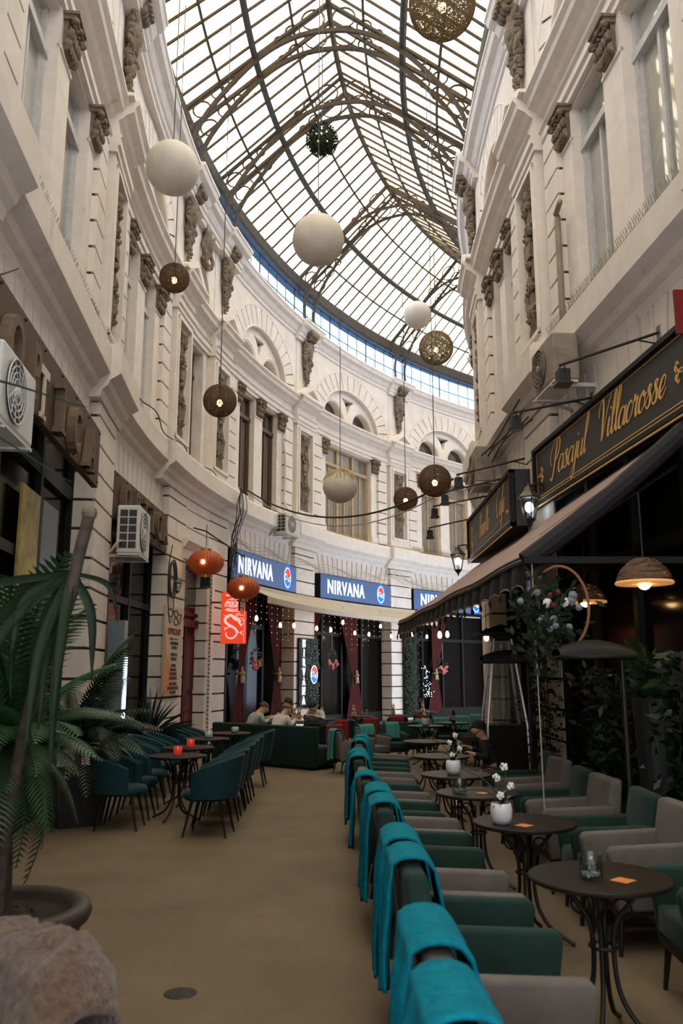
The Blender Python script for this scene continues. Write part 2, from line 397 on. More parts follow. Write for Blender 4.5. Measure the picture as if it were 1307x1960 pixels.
class Path:
    def __init__(s, P0, a, segs, ns): s.P0 = Vector(P0); s.a0 = a; s.segs = segs; s.ns = ns
    def at(s, u):
        p = s.P0.copy(); a = s.a0
        if u <= 0: return p + u * Vector((sin(a), cos(a))), a
        for L, r in s.segs:
            l = min(u, L); c = p + r * Vector((cos(a), -sin(a))); a2 = a + l / r
            p = c - r * Vector((cos(a2), -sin(a2))); a = a2; u -= l
            if u <= 1e-9: break
        return p, a
    def pt(s, u, n, z):
        p, a = s.at(u); k = n * s.ns
        return Vector((p.x + k * cos(a), p.y - k * sin(a), z))
    def mtx(s, u, n, z, tilt=0):
        """frame for things on the wall: local x to the reader's right, y up, z out of the wall"""
        p = s.pt(u, n, z); _, a = s.at(u); T = Vector((sin(a), cos(a), 0)); Nn = Vector((cos(a), -sin(a), 0)) * s.ns
        X = T * s.ns; m = Matrix.Identity(4)
        for i in range(3): m[i][0] = X[i]; m[i][1] = (0, 0, 1)[i]; m[i][2] = Nn[i]; m[i][3] = p[i]
        return m
    def upmtx(s, u, n, z):
        """upright frame: local x along the wall (reader's right), y INTO the wall, z up"""
        p = s.pt(u, n, z); _, a = s.at(u); X = Vector((sin(a), cos(a), 0)) * s.ns; Nn = Vector((cos(a), -sin(a), 0)) * s.ns
        m = Matrix.Identity(4)
        for i in range(3): m[i][0] = X[i]; m[i][1] = -Nn[i]; m[i][2] = (0, 0, 1)[i]; m[i][3] = p[i]
        return m
_a0 = math.asin(-2.7 / 26.5)
LP = Path((22.65 - 26.5 * cos(_a0), 14.7 + 26.5 * sin(_a0)), _a0, [(60, 26.5)], 1)
RP = Path((3.2, 10.6), -.075, [(6.8, 49.), (45, 18.)], -1)

def fbox(mb, P, s0, s1, n0, n1, z0, z1, ds=.7):
    k = max(1, int(math.ceil((s1 - s0) / ds))) if s1 > 0 else 1
    vs = []; fs = []
    for i in range(k + 1):
        s = s0 + (s1 - s0) * i / k
        vs += [P.pt(s, n0, z0), P.pt(s, n1, z0), P.pt(s, n1, z1), P.pt(s, n0, z1)]
    for i in range(k):
        a = i * 4; b = a + 4
        for j in range(4): fs.append((a + j, a + (j + 1) % 4, b + (j + 1) % 4, b + j))
    fs += [(0, 1, 2, 3), (k * 4, k * 4 + 3, k * 4 + 2, k * 4 + 1)]
    mb.add(vs, fs)
def fsweep(mb, P, prof, s0, s1, dn=0., ds=.7, dz=0.):
    k = max(1, int(math.ceil((s1 - s0) / ds))); m = len(prof); vs = []; fs = []
    for i in range(k + 1):
        s = s0 + (s1 - s0) * i / k
        vs += [P.pt(s, (n + dn) if n > 0 else n, z + dz) for n, z in prof]
    for i in range(k):
        for j in range(m): fs.append((i * m + j, i * m + (j + 1) % m, (i + 1) * m + (j + 1) % m, (i + 1) * m + j))
    fs += [tuple(range(m)), tuple(k * m + j for j in range(m - 1, -1, -1))]
    mb.add(vs, fs)

LEDGE = [(0, 5.53), (.07, 5.55), (.10, 5.66), (.17, 5.72), (.20, 5.80), (.31, 5.87), (.35, 5.90), (.35, 6.27), (.30, 6.33), (0, 6.38)]
ENT = [(0, 9.53), (.07, 9.53), (.07, 9.63), (.11, 9.65), (.11, 9.77), (.15, 9.80), (.06, 9.83), (.06, 10.07), (.12, 10.10), (.17, 10.16), (.29, 10.22), (.31, 10.30), (.37, 10.36), (.37, 10.41), (0, 10.46)]
CORN = [(0, 12.36), (.10, 12.38), (.10, 12.46), (.15, 12.50), (.15, 12.58), (.20, 12.62), (.27, 12.74), (.38, 12.80), (.42, 12.90), (.45, 12.92), (.45, 12.98), (0, 13.04)]
QZ0, QZ1 = 6.40, 9.53

# ---- shared ornament meshes (local: x right, y up, z out)
def mk_capital():
    mb = MB(); rr = random.Random(3)
    mb.box(-.2, .2, .40, .48, -.02, .16); mb.box(-.22, .22, .46, .50, -.02, .19)
    for row, (y, wd, z) in enumerate(((.08, .17, .07), (.22, .18, .10))):
        for i in range(5):
            x = (i / 4 - .5) * 2 * wd; mb.ball((x, y, z), .05, 7, 5, (.8, 1.7, .9), .5, i + row * 9)
            mb.ball((x, y + .09, z + .04), .03, 6, 4, (1, .7, 1))
    for sx in (-1, 1):
        pts = [(sx * (.08 + .11 * t + .035 * cos(t * 9)), .27 + .12 * t + .03 * sin(t * 9), .10 + .06 * t) for t in [k / 10 for k in range(11)]]
        mb.tube(pts, .028, 5); mb.ball((sx * .2, .36, .15), .05, 8, 5)
    mb.ball((0, .39, .16), .05, 8, 5, (1, .8, .8), .4, 2)
    mb.box(-.17, .17, 0, .42, -.02, .055)
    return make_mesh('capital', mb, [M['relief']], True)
def mk_relief():
    """carved foliage panel .78 x 2.5: acanthus scrolls, a mask and a ribbon tablet in high relief"""
    mb = MB(); rr = random.Random(11); W, Hh = .36, 1.25
    def hgt(x, y):
        ax = abs(x) / W; v = noise.noise(Vector((ax * 2.2, y * 3.2, 1.3))) ; v2 = noise.noise(Vector((ax * 5, y * 7, 4.)))
        sc = sin(y * 7.5 + 4.5 * sin(ax * 3.0)) * cos(ax * 4.2)
        h = .055 * max(0, sc + .45 * v + .35) + .03 * max(0, v2 + .2)
        h *= 1 - max(0, ax - .86) / .14
        return max(0, h) * (1 - max(0, abs(y) / Hh - .95) / .05)
    mb.grid(26, 84, lambda u, v: ((u * 2 - 1) * W, (v * 2 - 1) * Hh, .0 + hgt((u * 2 - 1) * W, (v * 2 - 1) * Hh)))
    for sy in (-.95, -.5, .42, .85):
        for sx in (-1, 1):
            pts = [(sx * (.17 + .115 * (1 - t) * cos(5.5 * t + 1)), sy + .13 * (1 - t) * sin(5.5 * t + 1) + .02, .05 + .03 * t) for t in [k / 12 for k in range(13)]]
            mb.tube(pts, [.035 - .02 * k / 12 for k in range(13)], 6); mb.ball((sx * .17, sy + .02, .08), .04, 7, 5)
        mb.ball((0, sy + .12, .05), .09, 9, 6, (.8, 1.3, .8), .5, sy)
    mb.box(-.13, .13, .02, .26, .03, .10); mb.ball((0, .33, .06), .08, 8, 5, (1.2, .8, .8), .4); mb.ball((0, -.08, .06), .09, 8, 5, (1.3, .8, .8), .4)
    mb.ball((0, 1.08, .05), .10, 9, 6, (1, 1.1, .8), .4, 5)
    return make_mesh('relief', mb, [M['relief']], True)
def mk_cartouche():
    """console scroll with shield and hanging garland, 2.05 m tall, top at y=0"""
    mb = MB(); rr = random.Random(5)
    pts = [(0, -.16 + .13 * (1 - t * .75) * sin(9 * t), .26 + .13 * (1 - t * .75) * cos(9 * t)) for t in [k / 22 for k in range(23)]]
    for x in (-.16, -.06, .06, .16): mb.tube([(x, p[1], p[2]) for p in pts], .05, 6)
    mb.box(-.26, .26, -.08, .02, 0, .42)
    mb.ball((0, -.55, .10), .27, 14, 9, (.85, 1.35, .62), .35, 1)
    mb.ball((0, -.62, .20), .15, 12, 8, (.9, 1.2, .6), .1, 2)
    for sx in (-1, 1):
        mb.tube([(sx * (.20 + .06 * cos(8 * t)), -.28 - .75 * t, .14 + .05 * sin(8 * t)) for t in [k / 14 for k in range(15)]], [.055 - .022 * k / 14 for k in range(15)], 6)
        for k in range(7): mb.ball((sx * (.22 - .012 * k), -.45 - .12 * k, .12), .075, 7, 5, (1, 1, .9), .6, k + sx)
    for k in range(22):
        t = k / 21; wd = .17 * (1 - t) ** .8 + .02
        for q in range(3 if t < .6 else 1):
            mb.ball((rr.uniform(-wd, wd), -.95 - 1.05 * t, .07 + rr.uniform(0, .05)), .075 * (1 - .55 * t), 6, 4, (1, 1.1, .9), .5, k + q)
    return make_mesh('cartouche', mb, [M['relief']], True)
def mk_shield():
    mb = MB()
    mb.ball((0, .25, .08), .28, 14, 9, (.85, 1.5, .45), .25, 1); mb.ball((0, .2, .16), .17, 12, 8, (.9, 1.5, .45), .05, 2)
    for sx in (-1, 1):
        mb.tube([(sx * (.27 + .05 * cos(9 * t)), .62 - .95 * t, .10 + .04 * sin(9 * t)) for t in [k / 12 for k in range(13)]], .05, 6)
        mb.ball((sx * .22, .66, .12), .08, 8, 5)
    for k in range(9): mb.ball(((k / 8 - .5) * .5, -.28 - .1 * sin(k / 8 * PI), .08), .08, 7, 5, (1, 1.2, .8), .6, k)
    mb.ball((0, .72, .12), .11, 8, 6, (1.2, .8, .8), .4, 7)
    return make_mesh('shield', mb, [M['relief']], True)
ME = dict(capital=mk_capital(), relief=mk_relief(), cartouche=mk_cartouche(), shield=mk_shield())

WIN = [0]
def window(P, s0, s1, z0, z1, frame, pane, n=-.17, trans=8.85, mull=0, sub=True):
    WIN[0] += 1
    fr = MB(); t = .075
    def bar(a, b, c, d, n0=None, n1=None): fbox(fr, P, a, b, n - .04 if n0 is None else n0, n + .05 if n1 is None else n1, c, d)
    bar(s0, s0 + t, z0, z1); bar(s1 - t, s1, z0, z1); bar(s0, s1, z0, z0 + t); bar(s0, s1, z1 - t, z1)
    if trans: bar(s0, s1, trans - .05, trans + .06, n1=n + .08)
    for k in range(mull):
        c = s0 + (s1 - s0) * (k + 1) / (mull + 1); bar(c - .055, c + .055, z0, z1, n1=n + .07)
    ds = [(s0 + (s1 - s0) * k / (mull + 1), s0 + (s1 - s0) * (k + 1) / (mull + 1)) for k in range(mull + 1)]
    if sub:
        for a, b in ds:
            bar(a + t, a + t + .05, z0 + t, trans - .05, n1=n + .02); bar(b - t - .05, b - t, z0 + t, trans - .05, n1=n + .02)
            c = (a + b) / 2; bar(c - .03, c + .03, z0 + t, trans - .05, n1=n + .03)
    o = obj('window_%d' % WIN[0], fr, frame); tag(o, kind='structure')
    pn = MB(); fbox(pn, P, s0 + .03, s1 - .03, n - .035, n - .01, z0 + .03, z1 - .03, ds=2.)
    obj('pane', pn, pane, o)
    return o

def side_wall(P, name, piers, bays, s_start, s_end):
    base = MB()          # wall core, spandrels, reveals (slot 0 stucco, slot 1 joints)
    root = obj(name, MB().box(0, .01, 0, .01, -.5, -.49), [M['stucco'], M['joint']]); tag(root, kind='structure')
    # continuous ledge, entablature, cornice with breaks forward over the piers
    led, ent, cor = MB(), MB(), MB()
    fsweep(led, P, LEDGE, s_start, s_end); fsweep(ent, P, ENT, s_start, s_end); fsweep(cor, P, CORN, s_start, s_end)
    if P is LP: fsweep(cor, P, CORN, s_start, 8.95, .17)
    for c, k in piers:
        if k == 'wide': fsweep(led, P, LEDGE, c - 1.35, c + 4.2, .15)
        elif k != 'skip': fsweep(led, P, LEDGE, c - .87, c + .87, .15)
        fsweep(ent, P, ENT, c - .66, c + .66, .16); fsweep(cor, P, CORN, c - .68, c + .68, .27 if P is LP and c < 8.9 else .14)
    obj('ledge', led, M['stucco_plain'], root); obj('entablature', ent, M['stucco_plain'], root); obj('cornice', cor, M['stucco_plain'], root)
    # backing: parapet above the arches and plinth wall between ledge and windows
    fbox(base, P, s_start, s_end, -.5, 0, 12.35, 13.0); fbox(base, P, s_start, s_end, -.5, -.31, 10.3, 12.4); fbox(base, P, s_start, s_end, -.5, 0, 5.0, QZ0)
    fbox(base, P, s_start, s_end, -.5, -.30, 4.0, 10.5)
    for c, k in piers:
        # ground pier, rusticated
        base.k = 1; fbox(base, P, c - .655, c + .655, -.55, .145, 0, 5.55); base.k = 0
        gp = MB(); h = .41; z = .02
        while z < 5.5:
            z1 = min(z + h - .040, 5.52); fbox(gp, P, c - .67, c + .67, -.56, .20, z, z1); z += h
        obj('rusticated_pier', gp, M['stucco'], root)
        # upper pier with framed relief panel
        up = MB(); fbox(up, P, c - .60, c - .45, -.3, .20, QZ0, QZ1); fbox(up, P, c + .45, c + .60, -.3, .20, QZ0, QZ1)
        fbox(up, P, c - .46, c + .46, -.3, .20, QZ0, 6.70); fbox(up, P, c - .46, c + .46, -.3, .20, 9.38, QZ1); fbox(up, P, c - .46, c + .46, -.3, .10, 6.6, 9.5)
        for a, b, z0, z1 in ((c - .50, c - .43, 6.66, 9.42), (c + .43, c + .50, 6.66, 9.42), (c - .5, c + .5, 6.66, 6.73), (c - .5, c + .5, 9.35, 9.42)): fbox(up, P, a, b, .1, .235, z0, z1)
        fbox(up, P, c - .64, c + .64, 0, .24, QZ0, 6.52)
        pl = obj('panel_pier', up, M['stucco_plain'], root)
        obj('relief_panel', ME['relief'], None, pl, mtx=P.mtx(c, .105, 8.04))
        # little pediment over the pier
        pd = MB(); T = lambda a, b, d: P.pt(c + a, d, b)
        pd.poly([(-.80, 10.40), (.80, 10.40), (.80, 10.46), (0, 10.92), (-.80, 10.46)], [[(-.45, 10.5), (0, 10.76), (.45, 10.5)]], 0, .46, T)
        pd.poly([(-.5, 10.42), (.5, 10.42), (0, 10.8)], [], 0, .34, T)
        obj('pediment', pd, M['stucco_plain'], root)
        # upper strip and console cartouche
        fbox(base, P, c - .60, c + .60, 0, .14, 10.4, 12.42)
        obj('cartouche', ME['cartouche'], None, root, mtx=P.mtx(c, .13, 12.70))
    for (c0, c1, kind, frame, pane) in bays:
        cm = (c0 + c1) / 2; W = c1 - c0
        if kind == 'narrow':
            for a, b in ((c0 + .6, c0 + .95), (c1 - .95, c1 - .6)): fbox(base, P, a, b, -.3, 0.02, QZ0, QZ1)
            fbox(base, P, c0 + .55, c1 - .55, -.3, 0, 9.45, QZ1); window(P, c0 + .95, c1 - .95, 6.47, 9.47, frame, pane, -.28)
            tp = MB(); T = lambda a, b, d: P.pt(cm + a, d, b)
            arch = [(.52 * cos(t), 10.75 + .75 * sin(t)) for t in [PI * k / 14 for k in range(15)]]
            loop = [(-W / 2 + .6, 10.42), (-.52, 10.42)] + [(p[0], p[1]) for p in reversed(arch)] + [(.52, 10.42), (W / 2 - .6, 10.42), (W / 2 - .6, 12.42), (-W / 2 + .6, 12.42)]
            tp.poly(loop, [], 0, .12, T); obj('niche_surround', tp, M['stucco'], root)
            obj('shield', ME['shield'], None, root, mtx=P.mtx(cm, .12, 11.92))
            continue
        qs = []
        for sg, c in ((1, c0), (-1, c1)):
            a, b = sorted((c + sg * .75, c + sg * 1.3)); q = MB(); q.k = 1; fbox(q, P, a + .01, b - .01, -.3, .070, QZ0, QZ1); q.k = 0
            z = QZ0 + .02
            while z < QZ1 - .1:
                fbox(q, P, a, b, -.29, .12, z, min(z + .360, QZ1)); z += .40
            obj('quoin_strip', q, [M['stucco'], M['joint']], root)
            a, b = sorted((c + sg * .58, c + sg * .76)); fbox(base, P, a, b, -.3, .03, QZ0, QZ1)
        def pil(a, b):
            p = MB(); fbox(p, P, a, b, -.3, .03, QZ0, QZ1); fbox(p, P, a - .02, b + .02, -.2, .08, QZ0, 6.58); fbox(p, P, a - .01, b + .01, -.2, .055, 6.58, 6.66)
            fbox(p, P, a, b, 0, .05, 8.98, 9.03)
            po = obj('pilaster', p, M['stucco_plain'], root)
            m = P.mtx((a + b) / 2, .03, 9.04); m = m @ Matrix.Scale(min(1., (b - a) / .36), 4, (1, 0, 0)); obj('capital', ME['capital'], None, po, mtx=m)
        pil(c0 + 1.3, c0 + 1.68); pil(c1 - 1.68, c1 - 1.3)
        fbox(base, P, c0 + 1.3, c1 - 1.3, -.3, 0, 9.47, 9.55)
        a, b = c0 + 1.68, c1 - 1.68
        if kind == 'triple': window(P, a, b, 6.45, 9.49, frame, pane, mull=2)
        else:
            md = .28 if W > 5.4 else .24
            pil(cm - md, cm + md); window(P, a, cm - md, 6.45, 9.49, frame, pane); window(P, cm + md, b, 6.45, 9.49, frame, pane)
        # great arch over the bay
        ao, bo = W / 2 - .72, 1.93; ai, bi = ao - .60, 1.34; z0 = 10.36; T = lambda u, v, d: P.pt(cm + u, d, v)
        n = 40; sp = MB()
        for i in range(n):            # spandrel outside the ring, with soffit
            t0, t1 = PI * i / n, PI * (i + 1) / n
            q = []
            for t in (t0, t1):
                x, zz = ai * cos(t), z0 + bi * sin(t); q += [T(x, zz, -.02), T(x, zz, .12), T(x, 12.42, .12)]
            sp.add(q, [(0, 1, 4, 3), (1, 2, 5, 4)])
        for sg in (-1, 1):
            e0, e1 = sorted((sg * ai, sg * (W / 2 - .58))); fbox(sp, P, cm + e0, cm + e1, 0, .12, z0, 12.42)
        arch_o = obj('arch_spandrel', sp, M['stucco'], root)
        vs = MB(); nv = 17
        jb = MB()
        for k in range(nv):
            g = .012
            t0, t1 = PI * k / nv + g, PI * (k + 1) / nv - g; pts = []
            for r in (0, 1):
                A, B = (ai + .03, bi + .03) if r == 0 else (ao, bo)
                for t in (t0, (t0 + t1) / 2, t1): pts.append((A * cos(t), z0 + B * sin(t)))
            loop = pts[:3] + pts[:2:-1]
            vs.poly(loop, [], .11, .15, T)
            for r0, r1 in ((t0 - g, t0),):
                jb.add([T((ai + .03) * cos(t0 - g), z0 + (bi + .03) * sin(t0 - g), .123), T(ao * cos(t0 - g), z0 + bo * sin(t0 - g), .123), T(ao * cos(t0), z0 + bo * sin(t0), .123), T((ai + .03) * cos(t0), z0 + (bi + .03) * sin(t0), .123)], [(0, 1, 2, 3)])
        vs.k = 1; vs.mesh(jb); vs.k = 0
        obj('voussoir', vs, [M['stucco'], M['joint']], arch_o)
        rl = MB(); rl.tube([T(ao * cos(t) * 1.01, z0 + bo * sin(t) * 1.01, .14) for t in [PI * k / 30 for k in range(31)]], .022, 5)
        rl.tube([T(ai * cos(t), z0 + bi * sin(t), .14) for t in [PI * k / 30 for k in range(31)]], .035, 6); obj('archivolt', rl, M['stucco_plain'], arch_o)
        # tympanum with two small arches and a spandrel piercing
        tm = MB(); r = ai * .345; x0 = ai * .505
        out = [(ai * cos(t), z0 + bi * sin(t)) for t in [PI * k / 28 for k in range(29)]]
        holes = []
        for sg in (-1, 1): holes.append([(sg * x0 + r * cos(t), z0 + .10 + min(r, .66) * 1.02 * sin(t)) for t in [PI * k / 14 for k in range(15)]])
        hz = z0 + bi
        holes.append([(-.42 * ai / 1.9, hz - .26), (.42 * ai / 1.9, hz - .26), (.16 * ai / 1.9, hz - .46), (0, hz - .80), (-.16 * ai / 1.9, hz - .46)])
        tm.poly(out, holes, -.30, .0, T)
        for sg in (-1, 1): tm.tube([T(sg * x0 + (r + .07) * cos(t), z0 + .1 + (min(r, .66) + .07) * sin(t), .0) for t in [PI * k / 16 for k in range(17)]], .035, 5)
        obj('tympanum', tm, M['stucco_plain'], arch_o)
        gl = MB(); fbox(gl, P, cm - ai, cm + ai, -.29, -.27, z0 + .02, z0 + bi - .02)
        obj('tympanum_glass', gl, M['pane_dark'], arch_o)
    # remove the backing where the tympana are glazed is unnecessary: glass lies in front of it
    obj('wall_core', base, [M['stucco'], M['joint']], root)
    return root

def flat_arch(P, root, s0, s1, z0=4.90, z1=5.55):
    """row of fanned voussoirs over a shop opening"""
    mb = MB(); n = max(4, int((s1 - s0) / .30)); cm = (s0 + s1) / 2; T = lambda u, v, d: P.pt(u, d, v)
    for k in range(n):
        g = .021; a0, a1 = s0 + (s1 - s0) * k / n + g, s0 + (s1 - s0) * (k + 1) / n - g
        f = lambda x: x + (x - cm) * .10
        mb.poly([(a0, z0), (a1, z0), (min(s1, max(s0, f(a1))), z1), (min(s1, max(s0, f(a0))), z1)], [], 0, .07, T)
    mb.k = 1; fbox(mb, P, s0, s1, -.5, .02, z0, z1)
    obj('flat_arch', mb, [M['stucco'], M['joint']], root)
# ------------------------------------------------------------------ the building
LPIERS = [(-6.35, ''), (0., ''), (5.5, 'wide'), (8.38, 'skip'), (14.35, ''), (20.8, ''), (27.2, ''), (33.6, '')]
LBAYS = [(-12.7, -6.35, 'double', M['greyframe'], M['pane_pale']), (-6.35, 0., 'double', M['greyframe'], M['pane_pale']), (0., 5.5, 'double', M['greyframe'], M['pane_pale']),
         (5.5, 8.38, 'narrow', M['brownframe'], M['pane_dark']), (8.38, 14.35, 'double', M['brownframe'], M['pane_dark']), (14.35, 20.8, 'triple', M['tanframe'], M['pane']),
         (20.8, 27.2, 'double', M['tanframe'], M['pane']), (27.2, 33.6, 'double', M['tanframe'], M['pane'])]
wl = side_wall(LP, 'wall_left', LPIERS, LBAYS, -14.5, 40)
RPIERS = [(-4.8, ''), (1.4, ''), (6.5, ''), (12.0, '')]
RBAYS = [(-11.0, -4.8, 'double', M['greyframe'], M['pane_pale']), (-4.8, 1.4, 'double', M['greyframe'], M['pane_pale']), (1.4, 6.5, 'double', M['greyframe'], M['pane_pale']), (6.5, 12., 'double', M['greyframe'], M['pane_pale'])]
wr = side_wall(RP, 'wall_right', RPIERS, RBAYS, -13.5, 30)
for a, b in ((-12.7, -7.02), (-5.68, -.67), (.67, 4.83), (9.05, 13.68), (15.02, 20.13), (21.47, 26.53), (27.87, 33)): flat_arch(LP, wl, a, b)
for a, b in ((-11, -5.47), (-4.13, .73), (2.07, 5.83), (7.17, 11.33)): flat_arch(RP, wr, a, b)
# narrow bay over the red door: plain coursed wall
nb = MB(); z = 4.5
while z < 5.5: fbox(nb, LP, 6.1, 7.75, -.3, .20, z, min(z + .385, 5.53)); z += .41
obj('coursed_wall', nb, M['stucco'], wl)
# shop fronts behind the openings
def shopfront(P, root, s0, s1, n=-.5, mats=None, mull=3, top=4.95, frame=None):
    g = MB(); fbox(g, P, s0 - .05, s1 + .05, n - .06, n - .02, 0, top); obj('shop_glazing', g, mats or M['shopglass'], root)
    f = MB()
    for k in range(mull + 1):
        c = s0 + (s1 - s0) * k / mull; fbox(f, P, c - .05, c + .05, n - .04, n + .06, 0, top)
    for z0, z1 in ((0, .35), (2.95, 3.07), (top - .9, top - .7)): fbox(f, P, s0, s1, n - .04, n + .05, z0, z1)
    obj('shop_frame', f, frame or M['black'], root)
for a, b, k in ((-12.7, -7.02, 3), (-5.68, -.67, 3), (.67, 4.83, 3), (9.05, 13.68, 4), (15.02, 20.13, 4), (21.47, 26.53, 4), (27.87, 33, 4)): shopfront(LP, wl, a, b, mull=k, n=-.16 if a < 5 else -.3)
for a, b, k in ((-11, -5.47, 3), (-4.13, .73, 4), (2.07, 5.83, 3), (7.17, 11.33, 3)): shopfront(RP, wr, a, b, mull=k, n=.13 if a < 0 else -.2)
# floor: follows the passage
fl = MB(); n = 60; vs = []; fs = []
for i in range(n + 1):
    s = -14 + 54 * i / n; vs.append(LP.pt(s, -.6, 0)); s2 = -13 + 43 * i / n; vs.append(RP.pt(s2, -.6, 0))
for i in range(n): fs.append((2 * i, 2 * i + 1, 2 * i + 3, 2 * i + 2))
fl.add(vs, fs); fo = obj('floor', fl, M['floor']); tag(fo, kind='structure')
bk = MB(); bk.box(-4.2, 7, -5.2, -5.0, 0, 17.5); bo_ = obj('wall_back', bk, M['stucco']); tag(bo_, kind='structure')  # unseen wall added behind the camera to shut out low daylight
fe = MB(); p0, p1 = LP.pt(39.5, -.5, 0), RP.pt(29.5, -.5, 0)
fe.add([p0, p1, (p1.x, p1.y, 17.5), (p0.x, p0.y, 17.5)], [(0, 1, 2, 3)]); fe_ = obj('wall_far', fe, M['stucco']); tag(fe_, kind='structure')  # unseen closing wall added past the bend against outside light

# ------------------------------------------------------------------ glass roof
ZB, ZR = 14.62, 17.25
def cross(s):
    """left eave, ridge, right eave of the roof section at left-wall station s"""
    a = LP.pt(s, .0, 0); _, h = LP.at(s); d = Vector((cos(h), -sin(h), 0))
    lo, hi = 3., 16.
    # find where the section line meets the right wall
    best = None
    for k in range(0, 160):
        u = -13.5 + 43.5 * k / 160; q = RP.pt(u, .0, 0); e = abs((q - a).x * -d.y * -1 * 0 + (q - a).dot(Vector((-d.y, d.x, 0))))
        if (q - a).dot(d) > 2 and (best is None or e < best[0]): best = (e, u)
    u0 = best[1]
    for st in (.1, .03, .01, .003):
        for _ in range(12):
            f = lambda u: abs((RP.pt(u, 0, 0) - a).dot(Vector((-d.y, d.x, 0))))
            if f(u0 + st) < f(u0): u0 += st
            elif f(u0 - st) < f(u0): u0 -= st
    wd = (RP.pt(u0, 0, 0) - a).dot(d)
    return a, d, wd
SEC = {}
def rpt(s, t, dz=0.):
    """roof surface point: t from 0 (left eave) over 1 (ridge) to 2 (right eave)"""
    key = round(s, 3)
    if key not in SEC: SEC[key] = cross(s)
    a, d, wd = SEC[key]; x = wd * t / 2; z = ZB + (ZR - ZB) * (1 - abs(t - 1)) + dz
    return Vector((a.x + d.x * x, a.y + d.y * x, z))
S0, S1, DS = -13.0, 38.0, .51
ns = int((S1 - S0) / DS)
pn = MB()
for half in (0, 1):
    vs = []; fs = []
    for i in range(ns + 1):
        s = S0 + DS * i; vs += [rpt(s, half, .03), rpt(s, half + 1, .03)]
    for i in range(ns): fs.append((2 * i, 2 * i + 1, 2 * i + 3, 2 * i + 2))
    pn.add(vs, fs)
ceil = obj('ceiling', pn, M['roofglass']); tag(ceil, kind='structure')
gb = MB()
for i in range(ns + 1):
    s = S0 + DS * i
    for h in (0, 1): gb.tube([rpt(s, h), rpt(s, h + 1)], .034, 4)
obj('glazing_bars', gb, M['roofiron'], ceil)
def along(t, dz, r, n=5, s0=S0, s1=S1):
    mb = MB(); k = ns; mb.tube([rpt(S0 + DS * i, t, dz) for i in range(k + 1)], r, n); return mb
obj('ridge_beam', along(1, -.06, .075, 6), M['roofiron'], ceil)
for t in (.5, 1.5): obj('purlin', along(t, -.09, .085, 6), M['gutter'], ceil)
for t in (.26, .76, 1.24, 1.74): obj('light_purlin', along(t, -.04, .035, 5), M['roofiron'], ceil)
for P, e in ((LP, 1), (RP, 0)):
    g = MB(); s0, s1 = (-14, 39) if e else (-13, 29.5)
    fsweep(g, P, [(-.35, 14.28), (.12, 14.22), (.16, 14.30), (.16, 14.62), (.10, 14.70), (-.35, 14.70)], s0, s1)
    obj('gutter_beam', g, M['gutter'], ceil)
# trusses: pairs of arched ribs with ring ornament, one pair on each pier
def truss(s, name):
    mb = MB()
    a, d, wd = cross(s); hw = wd / 2
    def pt(x, z): return Vector((a.x + d.x * (hw + x), a.y + d.y * (hw + x), z))
    mb.tube([pt(-hw + .05, ZB - .05), pt(0, ZR - .08), pt(hw - .05, ZB - .05)], .055, 4)
    k = hw / 3.4
    ctrl = [(-hw + .32, 12.98), (-hw + .30, 13.7), (-2.72 * k, 14.55), (-1.72 * k, 15.72), (-.85 * k, 16.28), (0, 16.42), (.85 * k, 16.28), (1.72 * k, 15.72), (2.72 * k, 14.55), (hw - .30, 13.7), (hw - .32, 12.98)]
    mb.tube([pt(p.x, p.y) for p in spline([(x, z, 0) for x, z in ctrl], 6)], .062, 4)
    def ring(x, z, r): mb.tube([pt(x + r * cos(q), z + r * sin(q)) for q in [2 * PI * i / 18 for i in range(18)]], .024, 4, closed=True)
    for sg in (-1, 1):
        ring(sg * .36, 16.74, .27); ring(sg * .84, 16.46, .17); ring(sg * 1.16, 16.25, .10)
        ring(sg * (hw - .50), 14.56, .21); ring(sg * (hw - .88), 14.98, .17); ring(sg * (hw - 1.2), 15.27, .11)
        ring(sg * (hw - .18), 14.12, .15)
    obj(name, mb, M['roofiron'], ceil)
for c, k in LPIERS:
    for o in (-.33, .33): truss(c + o, 'truss')
# clerestory strips between cornice and gutter
for P, s0, s1, nm in ((LP, -13.5, 39, 'window_clerestory'), (RP, -13, 29, 'window_clerestory_right')):
    WIN[0] += 1; fr = MB(); n = int((s1 - s0) / .62)
    for i in range(n + 1):
        s = s0 + (s1 - s0) * i / n; t = .018 if i % 4 else .034; fbox(fr, P, s - t, s + t, -.100, -.084, 12.98, 14.3)
    for z in (12.99, 13.62, 14.22): fbox(fr, P, s0, s1, -.100, -.080, z, z + .035)
    o = obj('window_%d' % WIN[0], fr, M['blueframe']); tag(o, kind='structure')
    g = MB(); fbox(g, P, s0, s1, -.096, -.09, 12.98, 14.3); obj('pane', g, M['clearglass'], o)
# ------------------------------------------------------------------ left side: signs, units, lanterns
def wall_thing(P, name, label, cat, s, n, z, group=None): return thing(name, label, cat, mtx=P.mtx(s, n, z), group=group)
def lbox(x0, x1, y0, y1, z0, z1): return MB().box(x0, x1, y0, y1, z0, z1)
